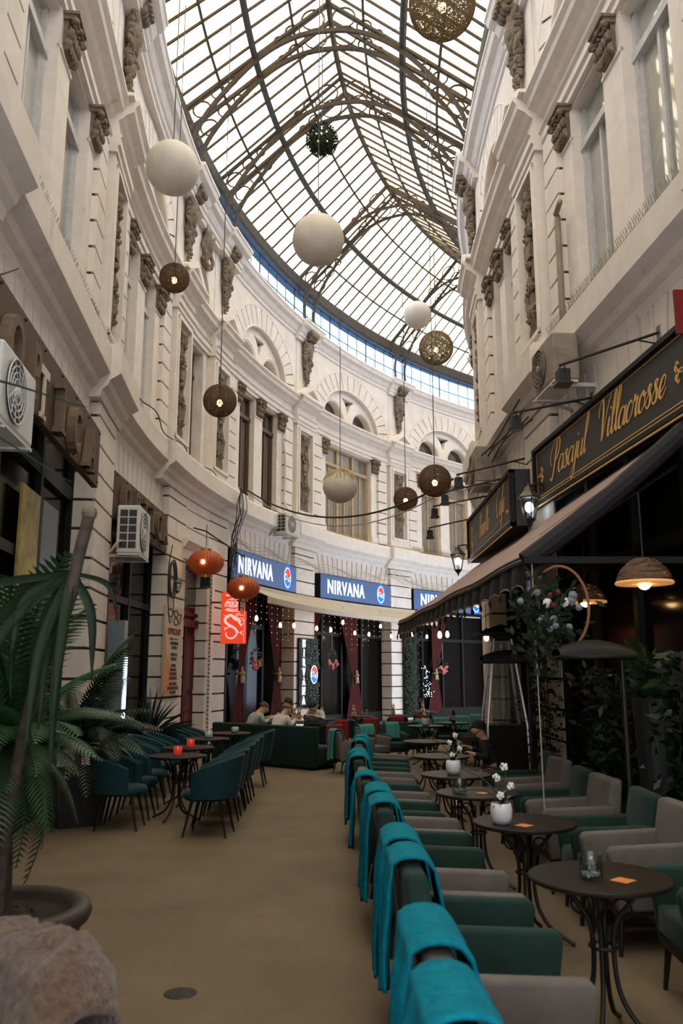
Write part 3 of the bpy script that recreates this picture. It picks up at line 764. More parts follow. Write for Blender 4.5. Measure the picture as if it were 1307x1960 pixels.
# brown shop boards with raised slab letters
def slab_letter(ch, h, wd, d, parent, x, y, mats, lean=0):
    """slab-serif raised letter as its own part"""
    t = text_mb(ch, h * 1.38, wd, d / 2, .012)
    xs = [p[0] for p in t.v]; ys = [p[1] for p in t.v]; mb = MB(); mb.mesh(t, Matrix.Translation((x - (min(xs) + max(xs)) / 2, y - (min(ys) + max(ys)) / 2, d / 2 + .03)))
    a, b = x - (max(xs) - min(xs)) / 2, x + (max(xs) - min(xs)) / 2; hh = (max(ys) - min(ys)) / 2
    if ch in 'PTI':
        c = x if ch in 'TI' else a + .05; mb.box(c - .10, c + .10, y - hh, y - hh + .05, .03, d + .03)
    if ch == 'I': mb.box(x - .10, x + .10, y + hh - .05, y + hh, .03, d + .03)
    if ch == 'A':
        for q in (a + .02, b - .02): mb.box(q - .07, q + .07, y - hh, y - hh + .045, .03, d + .03)
    return obj('letter', mb, mats, parent)
SCREW = make_mesh('screw', MB().ball((0, 0, 0), .018, 6, 4), M['black'])
def optic_sign(P, s0, s1, n, xs, label, skip=(), ly=0):
    cm, W = (s0 + s1) / 2, s1 - s0
    t = wall_thing(P, 'shop_sign', label, 'shop sign', cm, n, 4.50, 'brown optician boards')
    b = lbox(-W / 2, W / 2, -.39, .39, -.06, .02)
    bo = obj('board', b, M['sign_brown'], t, bevel=.01)
    for k in range(7):
        for y in (-.33, .33): obj('screw', SCREW, None, bo, loc=(-W / 2 + .08 + (W - .16) * k / 6, y, .022))
    for ch, x in zip('OPTICA', xs): slab_letter(ch, .52, .72, .10 if x not in skip else .02, t, x, ly, M['letter_brown'] if x not in skip else M['letter_cream'])
    return t
optic_sign(LP, -5.9, -1.38, .34, (-1.96, -1.33, -.74, -.23, .45, 1.31), 'brown board with large raised slab letters over the near left shop', (-.74,), -.12)
optic_sign(LP, .84, 4.80, .24, (-1.5, -.85, -.25, .30, .83, 1.4), 'brown lettered board farther along, behind the boxy grey air conditioner')
# air conditioners: local x along wall, y up, z out
def aircon(P, s, n, z, wd, h, d, mats, label, fan='conc'):
    t = wall_thing(P, 'air_conditioner', label, 'air conditioner', s, n, z, 'outdoor air conditioners')
    obj('casing', lbox(-wd / 2, wd / 2, -h / 2, h / 2, 0, d), mats, t, bevel=.025)
    g = MB(); r = h * .42; cx = -wd * .12
    g.lathe([(0, .0), (r, .0), (r, .012), (0, .014)], 28); gm = MB(); gm.mesh(g, Matrix.Translation((cx, 0, d)))
    go = obj('fan_grille', gm, M['grille'], t)
    rg = MB()
    for k in range(1, 6): rg.tube([(cx + r * k / 5 * cos(a), r * k / 5 * sin(a), d + .018) for a in [2 * PI * i / 28 for i in range(28)]], .006, 4, closed=True)
    for k in range(12): a = 2 * PI * k / 12; rg.tube([(cx + .06 * cos(a), .06 * sin(a), d + .018), (cx + r * cos(a + .5), r * sin(a + .5), d + .018)], .004, 3)
    rg.ball((cx, 0, d + .015), .06, 10, 6, (1, 1, .4)); obj('wire_guard', rg, mats, go)
    sd = MB(); x = -wd / 2 * P.ns
    for sg in (-1,):
        xx = sg * wd / 2
        for i in range(5):
            for j in range(2): sd.box(xx - .004, xx + .004, -h * .40 + i * h * .165, -h * .40 + i * h * .165 + h * .14, d * .14 + j * d * .38, d * .14 + j * d * .38 + d * .33)
    obj('side_vent', sd, M['grille'], t)
    br = MB()
    for q in (-wd * .35, wd * .35): br.box(q - .02, q + .02, -h / 2 - .05, -h / 2, -n, d); br.box(q - .02, q + .02, -h / 2 - .22, -h / 2, -n + .02, -n + .06)
    br.box(-wd / 2, wd / 2, -h / 2 - .03, -h / 2 - .005, .03, d); obj('bracket', br, M['ac_white'], t)
    pp = MB(); e = -wd / 2
    pp.tube(spline([(e, -h * .25, .1), (e - .10, -h * .3, .05), (e - .12, -h * .5, -.05), (e - .06, -h * .7, -n + .05), (e - .1, -h * .9, -n + .05)], 5), .022, 6); obj('pipe', pp, M['cream_cable'], t)
    return t
aircon(LP, -6.02, .27, 3.80, .90, .58, .36, M['ac_white'], 'white air conditioner with round fan hung at the far left edge over the shop')
aircon(LP, 1.20, .27, 3.93, .92, .76, .36, M['ac_white'], 'grey white air conditioner with dark gridded side, beside the farther brown board')
aircon(LP, 12.65, .27, 6.02, .95, .60, .36, M['ac_white'], 'small air conditioner sitting on the ledge below the brown twin windows')
aircon(RP, -.38, .30, 5.60, .86, .62, .34, M['ac_old'], 'yellowed air conditioner high on the right wall over the long black sign')
aircon(RP, 4.3, .30, 5.42, .86, .66, .34, M['ac_old'], 'grimy air conditioner on the right wall above the small black sign')
# display posters in the near left shop
for s, z, h, m, lb in ((-2.85, 3.0, 1.5, M['yellow_display'], 'yellow display panel in the near left shop window'), (-1.95, 3.0, 1.5, M['steelblue'], 'dull blue panel in the near left shop window')):
    o = obj('display_panel', lbox(-.38, .38, -h / 2, h / 2, 0, .03), m, mtx=LP.mtx(s, -.10, z)); tag(o, lb, 'panel', 'panels in the optician window')
# tall light box on the near pier
t = wall_thing(LP, 'light_box', 'slim grey blue light box with glowing tube on the left pier', 'light box', .98, .40, 1.72)
obj('casing', lbox(-.12, .12, -.80, .80, -.2, .05), M['steelblue'], t); obj('tube', MB().tube([(0, -.75, .07), (0, .25, .07)], .022, 8), M['neon'], t)
# narrow wooden shop door posts seen dark under the second board
dm = MB()
for s in (1.7, 2.9, 3.9): fbox(dm, LP, s - .07, s + .07, -.48, -.36, 0, 4.1)
obj('shop_post', dm, M['brownframe'], wl)
# coiled cable and carriage lamp on the white pier
t = wall_thing(LP, 'cable_coil', 'black cable coiled in loops on the left pier under the board', 'cable', 5.02, .23, 3.62)
cb = MB()
for k in range(4):
    r = .34 + .02 * k; cb.tube([(r * .62 * cos(a) + .02 * k, r * sin(a), .02 + .012 * k) for a in [2 * PI * i / 26 for i in range(26)]], .011, 5, closed=True)
cb.tube(spline([(.2, -.1, .03), (.22, -.6, .02), (.02, -.9, .02), (-.15, -.5, .02), (-.2, .2, .02), (0, .7, .02)], 6), .011, 5)
me_c = make_mesh('cable', cb, M['cable'], True); t2 = t
obj('loops', me_c, None, t)
def carriage_lamp(mtx, label, lit=True, k=1.):
    """six-sided wall lantern: local x along wall, y up, z out; glass body hangs from a scrolled arm"""
    t = thing('wall_lantern', label, 'lantern', mtx=mtx @ Matrix.Scale(k, 4), group='black wall lanterns')
    a = MB(); a.tube(spline([(0, .30, .02), (0, .36, .2), (0, .33, .36)], 6), .016, 6); a.tube([(0, .30 + .06 * (1 - q) * cos(8 * q), .12 + .08 * (1 - q) * sin(8 * q)) for q in [i / 12 for i in range(13)]], .012, 5)
    a.box(-.05, .05, .12, .42, 0, .025); obj('arm', a, M['iron'], t)
    R6 = Matrix.Rotation(-PI / 2, 4, 'X')
    def up(mb): q = MB(); q.mesh(mb, Matrix.Translation((0, 0, .36)) @ R6); return q
    cpp = MB(); cpp.lathe([(.165, .14), (.17, .16), (.10, .23), (.085, .25), (.05, .31), (.02, .33), (0, .38)], 6); obj('cap', up(cpp), M['brass'], t)
    gl = MB(); gl.lathe([(.072, -.16), (.135, .14)], 6); obj('glass', up(gl), M['clearcup'], t)
    fr = MB()
    for i in range(6):
        q = 2 * PI * i / 6; fr.tube([(.075 * cos(q), .075 * sin(q), -.16), (.14 * cos(q), .14 * sin(q), .14)], .009, 4)
    fr.lathe([(.08, -.18), (.085, -.15), (.07, -.15)], 6); fr.lathe([(.0, -.30), (.02, -.24), (.075, -.17), (0, -.16)], 6); obj('cage', up(fr), M['iron'], t)
    bl = MB(); bl.ball((0, 0, .02), .062, 12, 8, (1, 1, 1.25)); obj('bulb', up(bl), M['cool_lamp'] if lit else M['ceramic'], t)
    return t
carriage_lamp(LP.mtx(5.0, .20, 3.45), 'small unlit brass lantern inside the coiled cable on left pier', False, .55)
carriage_lamp(RP.mtx(1.02, .10, 4.02), 'lit black wall lantern between the two black signs')
m = Matrix.Identity(4); mm = RP.mtx(4.4, 0, 0)
mm[0][3], mm[1][3], mm[2][3] = 2.75, 16.9, 3.95
carriage_lamp(mm, 'lit black wall lantern past the far end of the small black sign')
# vertical optician board
t = wall_thing(LP, 'vertical_signboard', 'tall cream board with orange wedge and printed list beside the red door', 'signboard', 5.36, .235, 2.17)
obj('board', lbox(-.62, .62, -.90, .90, -.02, .015), M['cream_board'], t)
wedge = MB(); wedge.poly([(-.62, -.88), (.50, -.78), (.10, -.52), (-.42, -.1), (-.60, .45), (-.62, .5)], [], .014, .019, lambda a, b, d: (a, b, d)); obj('orange_wedge', wedge, M['orange_paint'], t)
ln = MB()
for c, r in (((-.30, .76), .13), ((.10, .76), .11), ((.10, .60), .12)): ln.tube([(c[0] + r * 1.25 * cos(a), c[1] + r * .62 * sin(a), .02) for a in [2 * PI * i / 22 for i in range(22)]], .012, 4, closed=True)
ln.tube([(-.15, .79, .02), (-.08, .81, .02), (-.02, .79, .02)], .012, 4); ln.mesh(text_mb('7', .33, 1.2), Matrix.Translation((.40, .55, .02)))
obj('spectacle_logo', ln, M['ink'], t)
tx = MB(); tx.mesh(text_mb('OPTICA 87', .17, 1.05, .003, .008), Matrix.Translation((.02, .33, .02))); tx.poly([(-.32, .235), (-.12, .27), (-.12, .25), (.28, .25), (.28, .22), (-.12, .22), (-.12, .20)], [], .015, .02, lambda a, b, d: (a, b, d)); obj('maroon_title', tx, M['maroon'], t)
for y, s_ in ((.12, 'DETERMINARI'), (.03, 'DIOPTRII'), (-.11, 'LENTILE DE'), (-.20, 'CONTACT'), (-.33, 'LENTILE'), (-.415, 'ORGANICE,'), (-.50, 'PROGRESIVE,'), (-.585, 'HELIOMATICE'), (-.70, 'RAME MARCI'), (-.785, 'INTERNATIONALE'), (-.87, 'OCHELARI')):
    obj('text_line', text_mb(s_, .088, .98, .002, .002), M['ink'], t, loc=(.04, y, .021))
# red door with beaded white surround
d = MB(); fbox(d, LP, 6.2, 7.85, -.16, -.09, 0, 4.2); dob = obj('door_1', d, M['red_door']); tag(dob, kind='structure')
dl = MB()
for a, b in ((6.25, 6.98), (7.04, 7.78)):
    for z0, z1 in ((.25, 1.2), (1.35, 2.55)): fbox(dl, LP, a + .1, b - .1, -.095, -.06, z0, z1)
fbox(dl, LP, 6.98, 7.05, -.095, -.04, 0, 2.75); fbox(dl, LP, 6.2, 7.85, -.095, .01, 2.75, 2.92); fbox(dl, LP, 6.2, 7.85, -.095, -.01, 3.0, 3.08); obj('door_panel', dl, M['red_door'], dob)
dg = MB(); fbox(dg, LP, 6.35, 7.7, -.10, -.075, 3.2, 4.05); obj('fanlight', dg, M['pane_dark'], dob)
hn = MB(); hn.tube([LP.pt(7.12, -.02, 1.0), LP.pt(7.12, -.01, 1.25)], .014, 6); obj('door_handle', hn, M['brass'], dob)
fm = MB()
for a, b, nn in ((6.0, 6.2, .06), (7.85, 8.12, .22)): fbox(fm, LP, a, b, -.5, nn, 0, 4.5); fbox(fm, LP, a + .05, b - .05, 0, nn + .04, .2, 4.3)
fbox(fm, LP, 5.98, 8.12, -.5, .22, 4.18, 4.5); fsweep(fm, LP, [(0, 4.42), (.24, 4.42), (.30, 4.52), (.34, 4.56), (.34, 4.62), (0, 4.66)], 5.92, 8.18)
fo2 = obj('trim_1', fm, M['stucco_plain']); tag(fo2, kind='structure')
bd = MB()
for s, nn in ((6.04, .07), (7.89, .225), (8.08, .225)):
    z = .2
    while z < 4.3: bd.ball(LP.pt(s, nn, z), .030, 6, 4); z += .095
obj('beading', bd, M['relief'], fo2)
# paper lanterns on an iron bracket
def red_lantern(loc, k, label):
    t = thing('paper_lantern', label, 'lantern', loc, group='red paper lanterns'); t.scale = (k, k, k * 1.22)
    b = MB(); n = 28
    b.lathe([(.10, -.21), (.20, -.20), (.31, -.14), (.375, -.05), (.385, .02), (.36, .09), (.28, .17), (.18, .21), (.10, .22)], 56, rip=lambda a, i: 1 + .035 * cos(n * a)); obj('shade', b, M['lantern_red'], t, smooth='all')
    rb = MB()
    for i in range(28):
        a = 2 * PI * (i + .5) / 28; rb.tube([(q * 1.0 * cos(a), q * 1.0 * sin(a), z) for q, z in ((.19, -.195), (.30, -.14), (.365, -.05), (.375, .02), (.35, .09), (.27, .17), (.17, .21))], .004, 3, caps=False)
    obj('ribs', rb, M['gold'], t)
    r = MB()
    r.lathe([(.0, .20), (.12, .20), (.12, .26), (0, .27)], 16); r.lathe([(0, -.26), (.11, -.26), (.11, -.20), (0, -.2)], 16); obj('rim', r, M['gold'], t)
    tl = MB()
    for i in range(26): a = 2 * PI * i / 26; tl.tube([(.10 * cos(a), .10 * sin(a), -.26), (.105 * cos(a), .105 * sin(a), -.44)], .009, 3)
    obj('tassel', tl, M['black'], t); obj('bulb', MB().ball((0, -.40, -.02), .038, 10, 6), M['bulb_dim'], t)
    obj('cord', MB().tube([(0, 0, .26), (0, 0, .70)], .008, 5), M['cable'], t)
    return t
red_lantern((-2.98, 18.1, 4.09), 1., 'upper red paper lantern with black tassel beside the blue sign')
red_lantern((-2.25, 19.0, 3.62), .95, 'lower red paper lantern hanging in front of the red dragon sign')
t = thing('lantern_bracket', 'thin iron rod holding the red paper lanterns out from the pier', 'bracket')
pa = LP.pt(6.0, .40, 4.85); obj('rod', MB().tube([tuple(pa), (-3.0, 18.1, 4.80), (-2.23, 19.0, 4.34)], .016, 6), M['iron'], t)
# red restaurant box sign, blade fixed to the pier
mtx = Matrix.Translation((-2.56, 19.8, 3.0)) @ Matrix.Rotation(.10, 4, 'Z') @ Matrix.Rotation(PI / 2, 4, 'X')
t = thing('light_box_sign', 'glowing red box sign with white dragon and restaurant lettering', 'sign', mtx=mtx)
obj('box', lbox(-.30, .30, -.60, .60, -.16, 0), M['sign_red'], t, bevel=.012)
obj('peeled_patch', lbox(.07, .27, .36, .57, -.01, .004), M['sign_red_dark'], t)
g = MB(); g.mesh(text_mb('PEKIN', .13, 1.0, .003, .004), Matrix.Translation((-.01, .30, .004)))
g.tube([(-.22, .28, .005), (-.22, .32, .005), (-.14, .43, .005), (0, .47, .005), (.14, .43, .005), (.22, .32, .005), (.22, .28, .005), (-.22, .28, .005)], .009, 4)
g.box(-.20, .08, .52, .55, 0, .006); g.box(-.08, .06, .42, .435, 0, .006)
g.tube(spline([(-.18, .21, .005), (0, .25, .005), (.18, .21, .005), (.18, .18, .005), (0, .15, .005), (-.18, .18, .005)], 3, True), .007, 4, closed=True); g.box(.245, .255, -.58, .40, 0, .006)
g.mesh(text_mb('Restaurant', .075, .95, .003, .002), Matrix.Translation((0, .175, .004))); obj('lettering', g, M['lit_cream'], t)
dr = MB()
body = spline([(.02, -.02, .006), (-.06, .06, .006), (-.16, .02, .006), (-.20, -.07, .006), (-.12, -.16, .006), (0, -.22, .006), (.08, -.30, .006), (.07, -.40, .006), (-.02, -.48, .006), (-.13, -.46, .006), (-.18, -.38, .006), (-.17, -.33, .006)], 6)
m_ = len(body); dr.tube(body, [.038 - .030 * max(0, (i / m_ - .35)) / .65 for i in range(m_)], 4)
for i in range(2, m_ - 4, 3):
    a, b = body[i], body[i + 1]; tv = (b - a).normalized(); nv = Vector((-tv.y, tv.x, 0)); q = .034 + .03; dr.add([a, b, (a + b) / 2 - nv * q * (1 - .5 * i / m_)], [(0, 1, 2)])
dr.ball((.07, -.03, .006), .05, 10, 6, (1.3, .8, .2)); dr.tube([(.10, -.05, .006), (.17, -.10, .006)], .016, 4); dr.tube([(.10, -.03, .006), (.18, -.06, .006)], .016, 4)
for pts in (((.04, 0, .006), (.12, .08, .006), (.22, .06, .006)), ((.02, .01, .006), (.06, .10, .006), (.15, .12, .006)), ((-.12, .0, .006), (-.22, .06, .006)), ((.10, -.08, .006), (.20, -.17, .006), (.22, -.12, .006)), ((.10, -.08, .006), (.19, -.2, .006)), ((-.08, -.2, .006), (-.17, -.25, .006), (-.22, -.22, .006)), ((-.17, -.25, .006), (-.21, -.29, .006)), ((.06, -.32, .006), (.16, -.34, .006), (.22, -.30, .006)), ((.16, -.34, .006), (.22, -.39, .006)), ((.12, 0, .006), (.2, .0, .006), (.24, -.08, .006))): dr.tube(pts, .012, 4)
obj('dragon', dr, M['lit_cream'], t)
obj('bracket', MB().box(-.75, -.30, .35, .39, -.10, -.06).box(-.75, -.30, -.39, -.35, -.10, -.06), M['iron'], t)
# blue illuminated fascia signs
def cola_disc(parent, cx, cy_, r, z, glow=True):
    """round tri-band emblem with lettering"""
    def arc(a0, a1, q, n=16): return [(cx + q * .82 * cos(a0 + (a1 - a0) * k / n), cy_ + q * sin(a0 + (a1 - a0) * k / n)) for k in range(n + 1)]
    I = lambda a, b, d: (a, b, d)
    if glow: obj('glow_panel', MB().poly(arc(0, 2 * PI * .98, r * 1.28, 30), [], z, z + .004, I), M['sign_blue_glow'], parent)
    obj('white_disc', MB().poly(arc(0, 2 * PI * .98, r, 30), [], z, z + .008, I), M['lit_white'], parent)
    wv = [(cx - r * .75 + r * 1.5 * k / 8, cy_ + r * .26 + r * .07 * sin(k / 8 * 2 * PI)) for k in range(9)]
    up = [p for p in arc(.42, PI - .42, r * .9)]
    obj('red_band', MB().poly(up + [(p[0] * .93 + cx * .07, p[1]) for p in wv], [], z, z + .012, I), M['lit_red'], parent)
    wv2 = [(p[0] * .93 + cx * .07, p[1] - r * .56) for p in wv]
    obj('blue_band', MB().poly(arc(PI + .42, 2 * PI - .42, r * .9) + list(reversed(wv2)), [], z, z + .012, I), M['lit_blue'], parent)
    obj('emblem_letters', MB().mesh(text_mb('PEPSI', r * .70, .80, .003, r * .008), Matrix.Translation((cx, cy_ - r * .26, z + .014))), M['navy_letter'], parent)
def blue_sign(s0, s1, label, emb=.70, txt=True):
    W = s1 - s0; cm = (s0 + s1) / 2
    t = wall_thing(LP, 'illuminated_sign', label, 'sign', cm, .34, 4.50, 'blue fascia signs')
    obj('case', lbox(-W / 2, W / 2, -.40, .40, -.5, -.01), M['black'], t); obj('face', lbox(-W / 2 + .02, W / 2 - .02, -.38, .38, -.02, .0), M['sign_blue'], t)
    tm = text_mb('NIRVANA', .64, .86, .006, .010, spacing=1.12); xs = [p[0] for p in tm.v]; k = W * .50 / (max(xs) - min(xs))
    obj('lettering', MB().mesh(tm, Matrix.Translation((-W * .165, -.21, .008)) @ Matrix.Scale(k, 4, (1, 0, 0))), M['lit_white'], t)
    cola_disc(t, W * .335, 0, .30, .002)
    return t
blue_sign(9.25, 13.68, 'first blue lit sign with white lettering, behind the red paper lanterns')
blue_sign(15.37, 20.06, 'middle blue lit sign with white lettering over the dark glazed front')
blue_sign(21.6, 26.3, 'farthest blue lit sign, mostly hidden behind the mauve awning')
# cream roller awning under the blue signs
t = thing('roller_awning', 'long cream roller awning stretched under the blue signs', 'awning')
aw = MB(); kk = 30; vs = []; fs = []
for i in range(kk + 1):
    s = 9.3 + (21.4 - 9.3) * i / kk
    for n, z in ((.30, 3.98), (.80, 3.80), (1.28, 3.60)): vs.append(LP.pt(s, n, z))
    for n, z in ((1.28, 3.57), (.80, 3.77), (.30, 3.95)): vs.append(LP.pt(s, n, z))
for i in range(kk):
    for j in range(6): fs.append((i * 6 + j, i * 6 + (j + 1) % 6, i * 6 + 6 + (j + 1) % 6, i * 6 + 6 + j))
aw.add(vs, fs); obj('canvas', aw, M['awning_cream'], t)
fb = MB(); fsweep(fb, LP, [(1.24, 3.44), (1.34, 3.44), (1.36, 3.58), (1.24, 3.62)], 9.2, 21.5); obj('front_bar', fb, M['awning_cream'], t)
cs = MB(); fsweep(cs, LP, [(.22, 3.92), (.36, 3.92), (.36, 4.06), (.22, 4.06)], 9.2, 21.5); obj('cassette', cs, M['awning_cream'], t)
ar = MB()
for s in (9.5, 13.2, 17.2, 21.2): ar.tube([LP.pt(s, .26, 3.75), LP.pt(s + .6, .8, 3.68), LP.pt(s, 1.25, 3.52)], .03, 6)
obj('folding_arm', ar, M['iron'], t)
# bulbs on drop cords under the front bar
b0 = None
for i, (s, z) in enumerate(((9.07, 3.06), (10.89, 2.99), (11.9, 3.03), (13.57, 3.03), (14.59, 3.03), (15.45, 3.30), (16.3, 3.0), (17.3, 3.0), (18.11, 3.30), (18.86, 2.99), (20.3, 3.1), (21.3, 3.05))):
    loc = LP.pt(s, 1.0, z); nm = ('first', 'second', 'third', 'fourth', 'fifth', 'sixth', 'seventh', 'eighth', 'ninth', 'tenth', 'eleventh', 'twelfth')[i]
    lb = 'bare warm bulb on a cord under the cream awning, %s from the red dragon sign' % nm
    if b0 is None:
        b0 = thing('hanging_bulb', lb, 'bulb', loc, group='bare bulbs under the cream awning')
        obj('glass', MB().lathe([(0, -.075), (.025, -.068), (.042, -.03), (.038, .01), (.022, .05), (.018, .07)], 12), M['bulb_dim'], b0, smooth='all'); obj('socket', MB().lathe([(0, .06), (.024, .06), (.024, .13), (0, .14)], 8), M['black'], b0); obj('cord', MB().tube([(0, 0, .13), (0, 0, .52)], .006, 4), M['cable'], b0)
    else: dup(b0, lb, loc)
# fairy light strings: a curtain of tiny lights
fl_ = MB(); wr_ = MB(); rr = random.Random(4)
for a, b in ((9.6, 13.4), (15.1, 20.0)):
    s = a
    while s < b:
        L_ = rr.uniform(.5, 1.15); wr_.tube([LP.pt(s, .5, 3.55), LP.pt(s, .5, 3.55 - L_)], .003, 3)
        z = 3.5
        while z > 3.55 - L_: fl_.ball(LP.pt(s, .5, z), .006, 5, 4); z -= .17
        s += .38
o = obj('fairy_light_curtain', fl_, M['fairy']); tag(o, 'strings of tiny warm lights dangling in front of the red curtains', 'fairy lights', kind='stuff')
obj('wires', wr_, M['cable'], o)
# red curtains, gathered with a tie
def curtain(s, sw, wd, ztop, ztie, zbot, lean, label):
    t = wall_thing(LP, 'curtain', label, 'curtain', s, -.12, 0, 'red velvet curtains')
    mb = MB(); nu, nv = 40, 30
    def f(u, v):
        z = ztop + (zbot - ztop) * v; q = abs(z - ztie); g = min(1., .22 + .78 * min(1, (q / ((ztop - ztie) if z > ztie else 1.6)) ** .8))
        x = (u - .5) * wd * g + lean * max(0, (z - ztie) / (ztop - ztie)); return (x, z, .05 * g * sin(u * 12 * PI) + .03)
    mb.grid(nu, nv, f); obj('drape', mb, M['curtain'], t, smooth='all')
    tr = MB(); tr.lathe([(.13, -.03), (.15, 0), (.13, .03)], 14); q = MB(); q.mesh(tr, Matrix.Translation((0, ztie, .03)) @ Matrix.Rotation(PI / 2, 4, 'X')); obj('tie_band', q, M['gold'], t)
    # rabbit charm on the tie
    rb = MB(); rb.ball((0, ztie - .12, .10), .085, 10, 7, (1, 1.3, .8)); rb.ball((0, ztie + .03, .11), .06, 10, 7)
    for sx in (-1, 1): rb.ball((sx * .035, ztie + .13, .10), .055, 8, 6, (.35, 1.4, .35)); rb.ball((sx * .06, ztie - .22, .11), .05, 8, 5)
    obj('rabbit_charm', rb, M['rabbit'], t, smooth='all'); return t
curtain(10.75, 0, .95, 3.75, 1.70, .2, .55, 'red curtain swept left, right behind the red dragon sign')
curtain(13.15, 0, .95, 3.75, 1.70, .2, -.25, 'red curtain hanging straight beside the white pier under the first blue sign')
curtain(15.25, 0, .95, 3.75, 2.45, .3, .35, 'red curtain tied high beside the leafy panel')
curtain(18.2, 0, 1.15, 3.75, 1.62, .2, -.45, 'red curtain in the middle of the front under the middle blue sign')
curtain(23.3, 0, .95, 3.75, 1.7, .2, .3, 'red curtain seen past the last white pier')
def wreath(s, z, label):
    t = wall_thing(LP, 'flower_wreath', label, 'wreath', s, -.05, z, 'pink flower wreaths'); rr = random.Random(int(s * 10))
    lf = MB(); fw = MB()
    for i in range(46):
        a = rr.uniform(0, 2 * PI); r = rr.uniform(.22, .34); lf.ball((r * cos(a), r * sin(a), rr.uniform(0, .06)), .05, 5, 4, (1.3, .5, .4))
    for i in range(34):
        a = rr.uniform(PI * 1.02, PI * 1.98); r = rr.uniform(.12, .34); fw.ball((r * cos(a) * .9, r * sin(a), rr.uniform(.04, .1)), .045, 6, 4, (1, 1, .7), .4, i)
    obj('leaves', lf, M['leaf_dark'], t); obj('flowers', fw, M['flower_pink'], t); obj('ribbon', MB().tube([(0, .3, .02), (0, .9, .02)], .008, 4), M['rabbit'], t)
wreath(11.6, 2.1, 'pink flower wreath between the red curtains of the first glazed front'); wreath(16.6, 2.15, 'pink flower wreath in the glazed front beside the leafy panel'); wreath(23.7, 2.0, 'pink flower wreath in the far glazed front beyond the white pier')
# leafy wall panel with lit vertical letters
t = wall_thing(LP, 'hedge_panel', 'leafy green panel with glowing vertical letters and round emblem on the pier', 'sign', 14.5, .26, 1.72)
rr = random.Random(9); lf = MB()
obj('backing', lbox(-.62, .62, -1.05, 1.05, -.02, .02), M['black'], t)
for i in range(900):
    x, y = rr.uniform(-.62, .62), rr.uniform(-1.06, 1.06); a = rr.uniform(0, 2 * PI); e = .045; zz = rr.uniform(.03, .09)
    if -.50 < x < -.22 and rr.random() < .8: continue
    lf.add([(x - e * cos(a), y - e * sin(a), zz), (x + e * .45 * sin(a), y - e * .45 * cos(a), zz + .012), (x + e * cos(a), y + e * sin(a), zz + .02), (x - e * .45 * sin(a), y + e * .45 * cos(a), zz)], [(0, 1, 2, 3)])
obj('leaves', lf, M['leaf'], t)
tx = MB()
for i, ch in enumerate('NIRVANA'): tx.mesh(text_mb(ch, .30, .80, .01, .02), Matrix.Translation((-.36, .78 - i * .283, .05)))
obj('vertical_letters', tx, M['lit_white'], t)
cola_disc(t, .22, -.05, .28, .10, False)
# blue lights and garland by the last glazed front
t = wall_thing(LP, 'leaf_garland', 'trailing green garland framing the last glazed front', 'garland', 21.12, .27, 2.4); lf = MB()
for i in range(620):
    y = rr.uniform(-2.2, .9); x = max(-.3, min(.8, rr.gauss(0, .22 if y < .3 else .5))); a = rr.uniform(0, 2 * PI); e = .07; zz = rr.uniform(.02, .2)
    lf.add([(x - e * cos(a), y - e * sin(a), zz), (x + e * .45 * sin(a), y - e * .45 * cos(a), zz + .02), (x + e * cos(a), y + e * sin(a), zz + .03), (x - e * .45 * sin(a), y + e * .45 * cos(a), zz)], [(0, 1, 2, 3)])
obj('leaves', lf, M['leaf_grey'], t); obj('backing', lbox(-.32, .55, -2.3, .95, -.03, .0), M['black'], t)
obj('stem', MB().tube([(0, -2.2, .05), (.05, -1, .05), (-.05, 0, .05), (.3, .9, .05)], .012, 5), M['bark'], t)
t = wall_thing(LP, 'light_tree', 'cluster of blue white star lights glowing behind the garland', 'lights', 22.4, .15, 1.4); sl = MB()
for i in range(60): sl.ball((rr.gauss(0, .16), rr.uniform(-.6, .6), rr.uniform(0, .1)), .012, 5, 4)
obj('lights', sl, M['neon'], t); obj('twig', MB().tube([(0, -.65, 0), (0, .65, 0)], .01, 4), M['bark'], t)
# spike strips against birds on the ledges
def spikes(P, s0, s1, n, z):
    mb = MB(); s = s0
    while s < s1:
        for dn, dz in ((-.05, .16), (.0, .19), (.06, .15)): mb.tube([P.pt(s, n, z), P.pt(s + rr.uniform(-.03, .03), n + dn, z + dz)], .0035, 3, caps=False)
        s += .055
    return mb
sp_ = spikes(LP, -5.6, -.95, .22, 6.36); o = obj('bird_spikes', sp_, M['spike']); tag(o, 'row of thin wire bird spikes along the near left ledge', 'bird spikes')
o = obj('bird_spikes', spikes(RP, -3.6, .5, .22, 6.36), M['spike']); tag(o, 'row of thin wire bird spikes along the near right ledge', 'bird spikes')
o = obj('bird_spikes', spikes(LP, 21.6, 24.5, .25, 6.36), M['spike']); tag(o, 'row of thin wire bird spikes under the far tan windows', 'bird spikes')
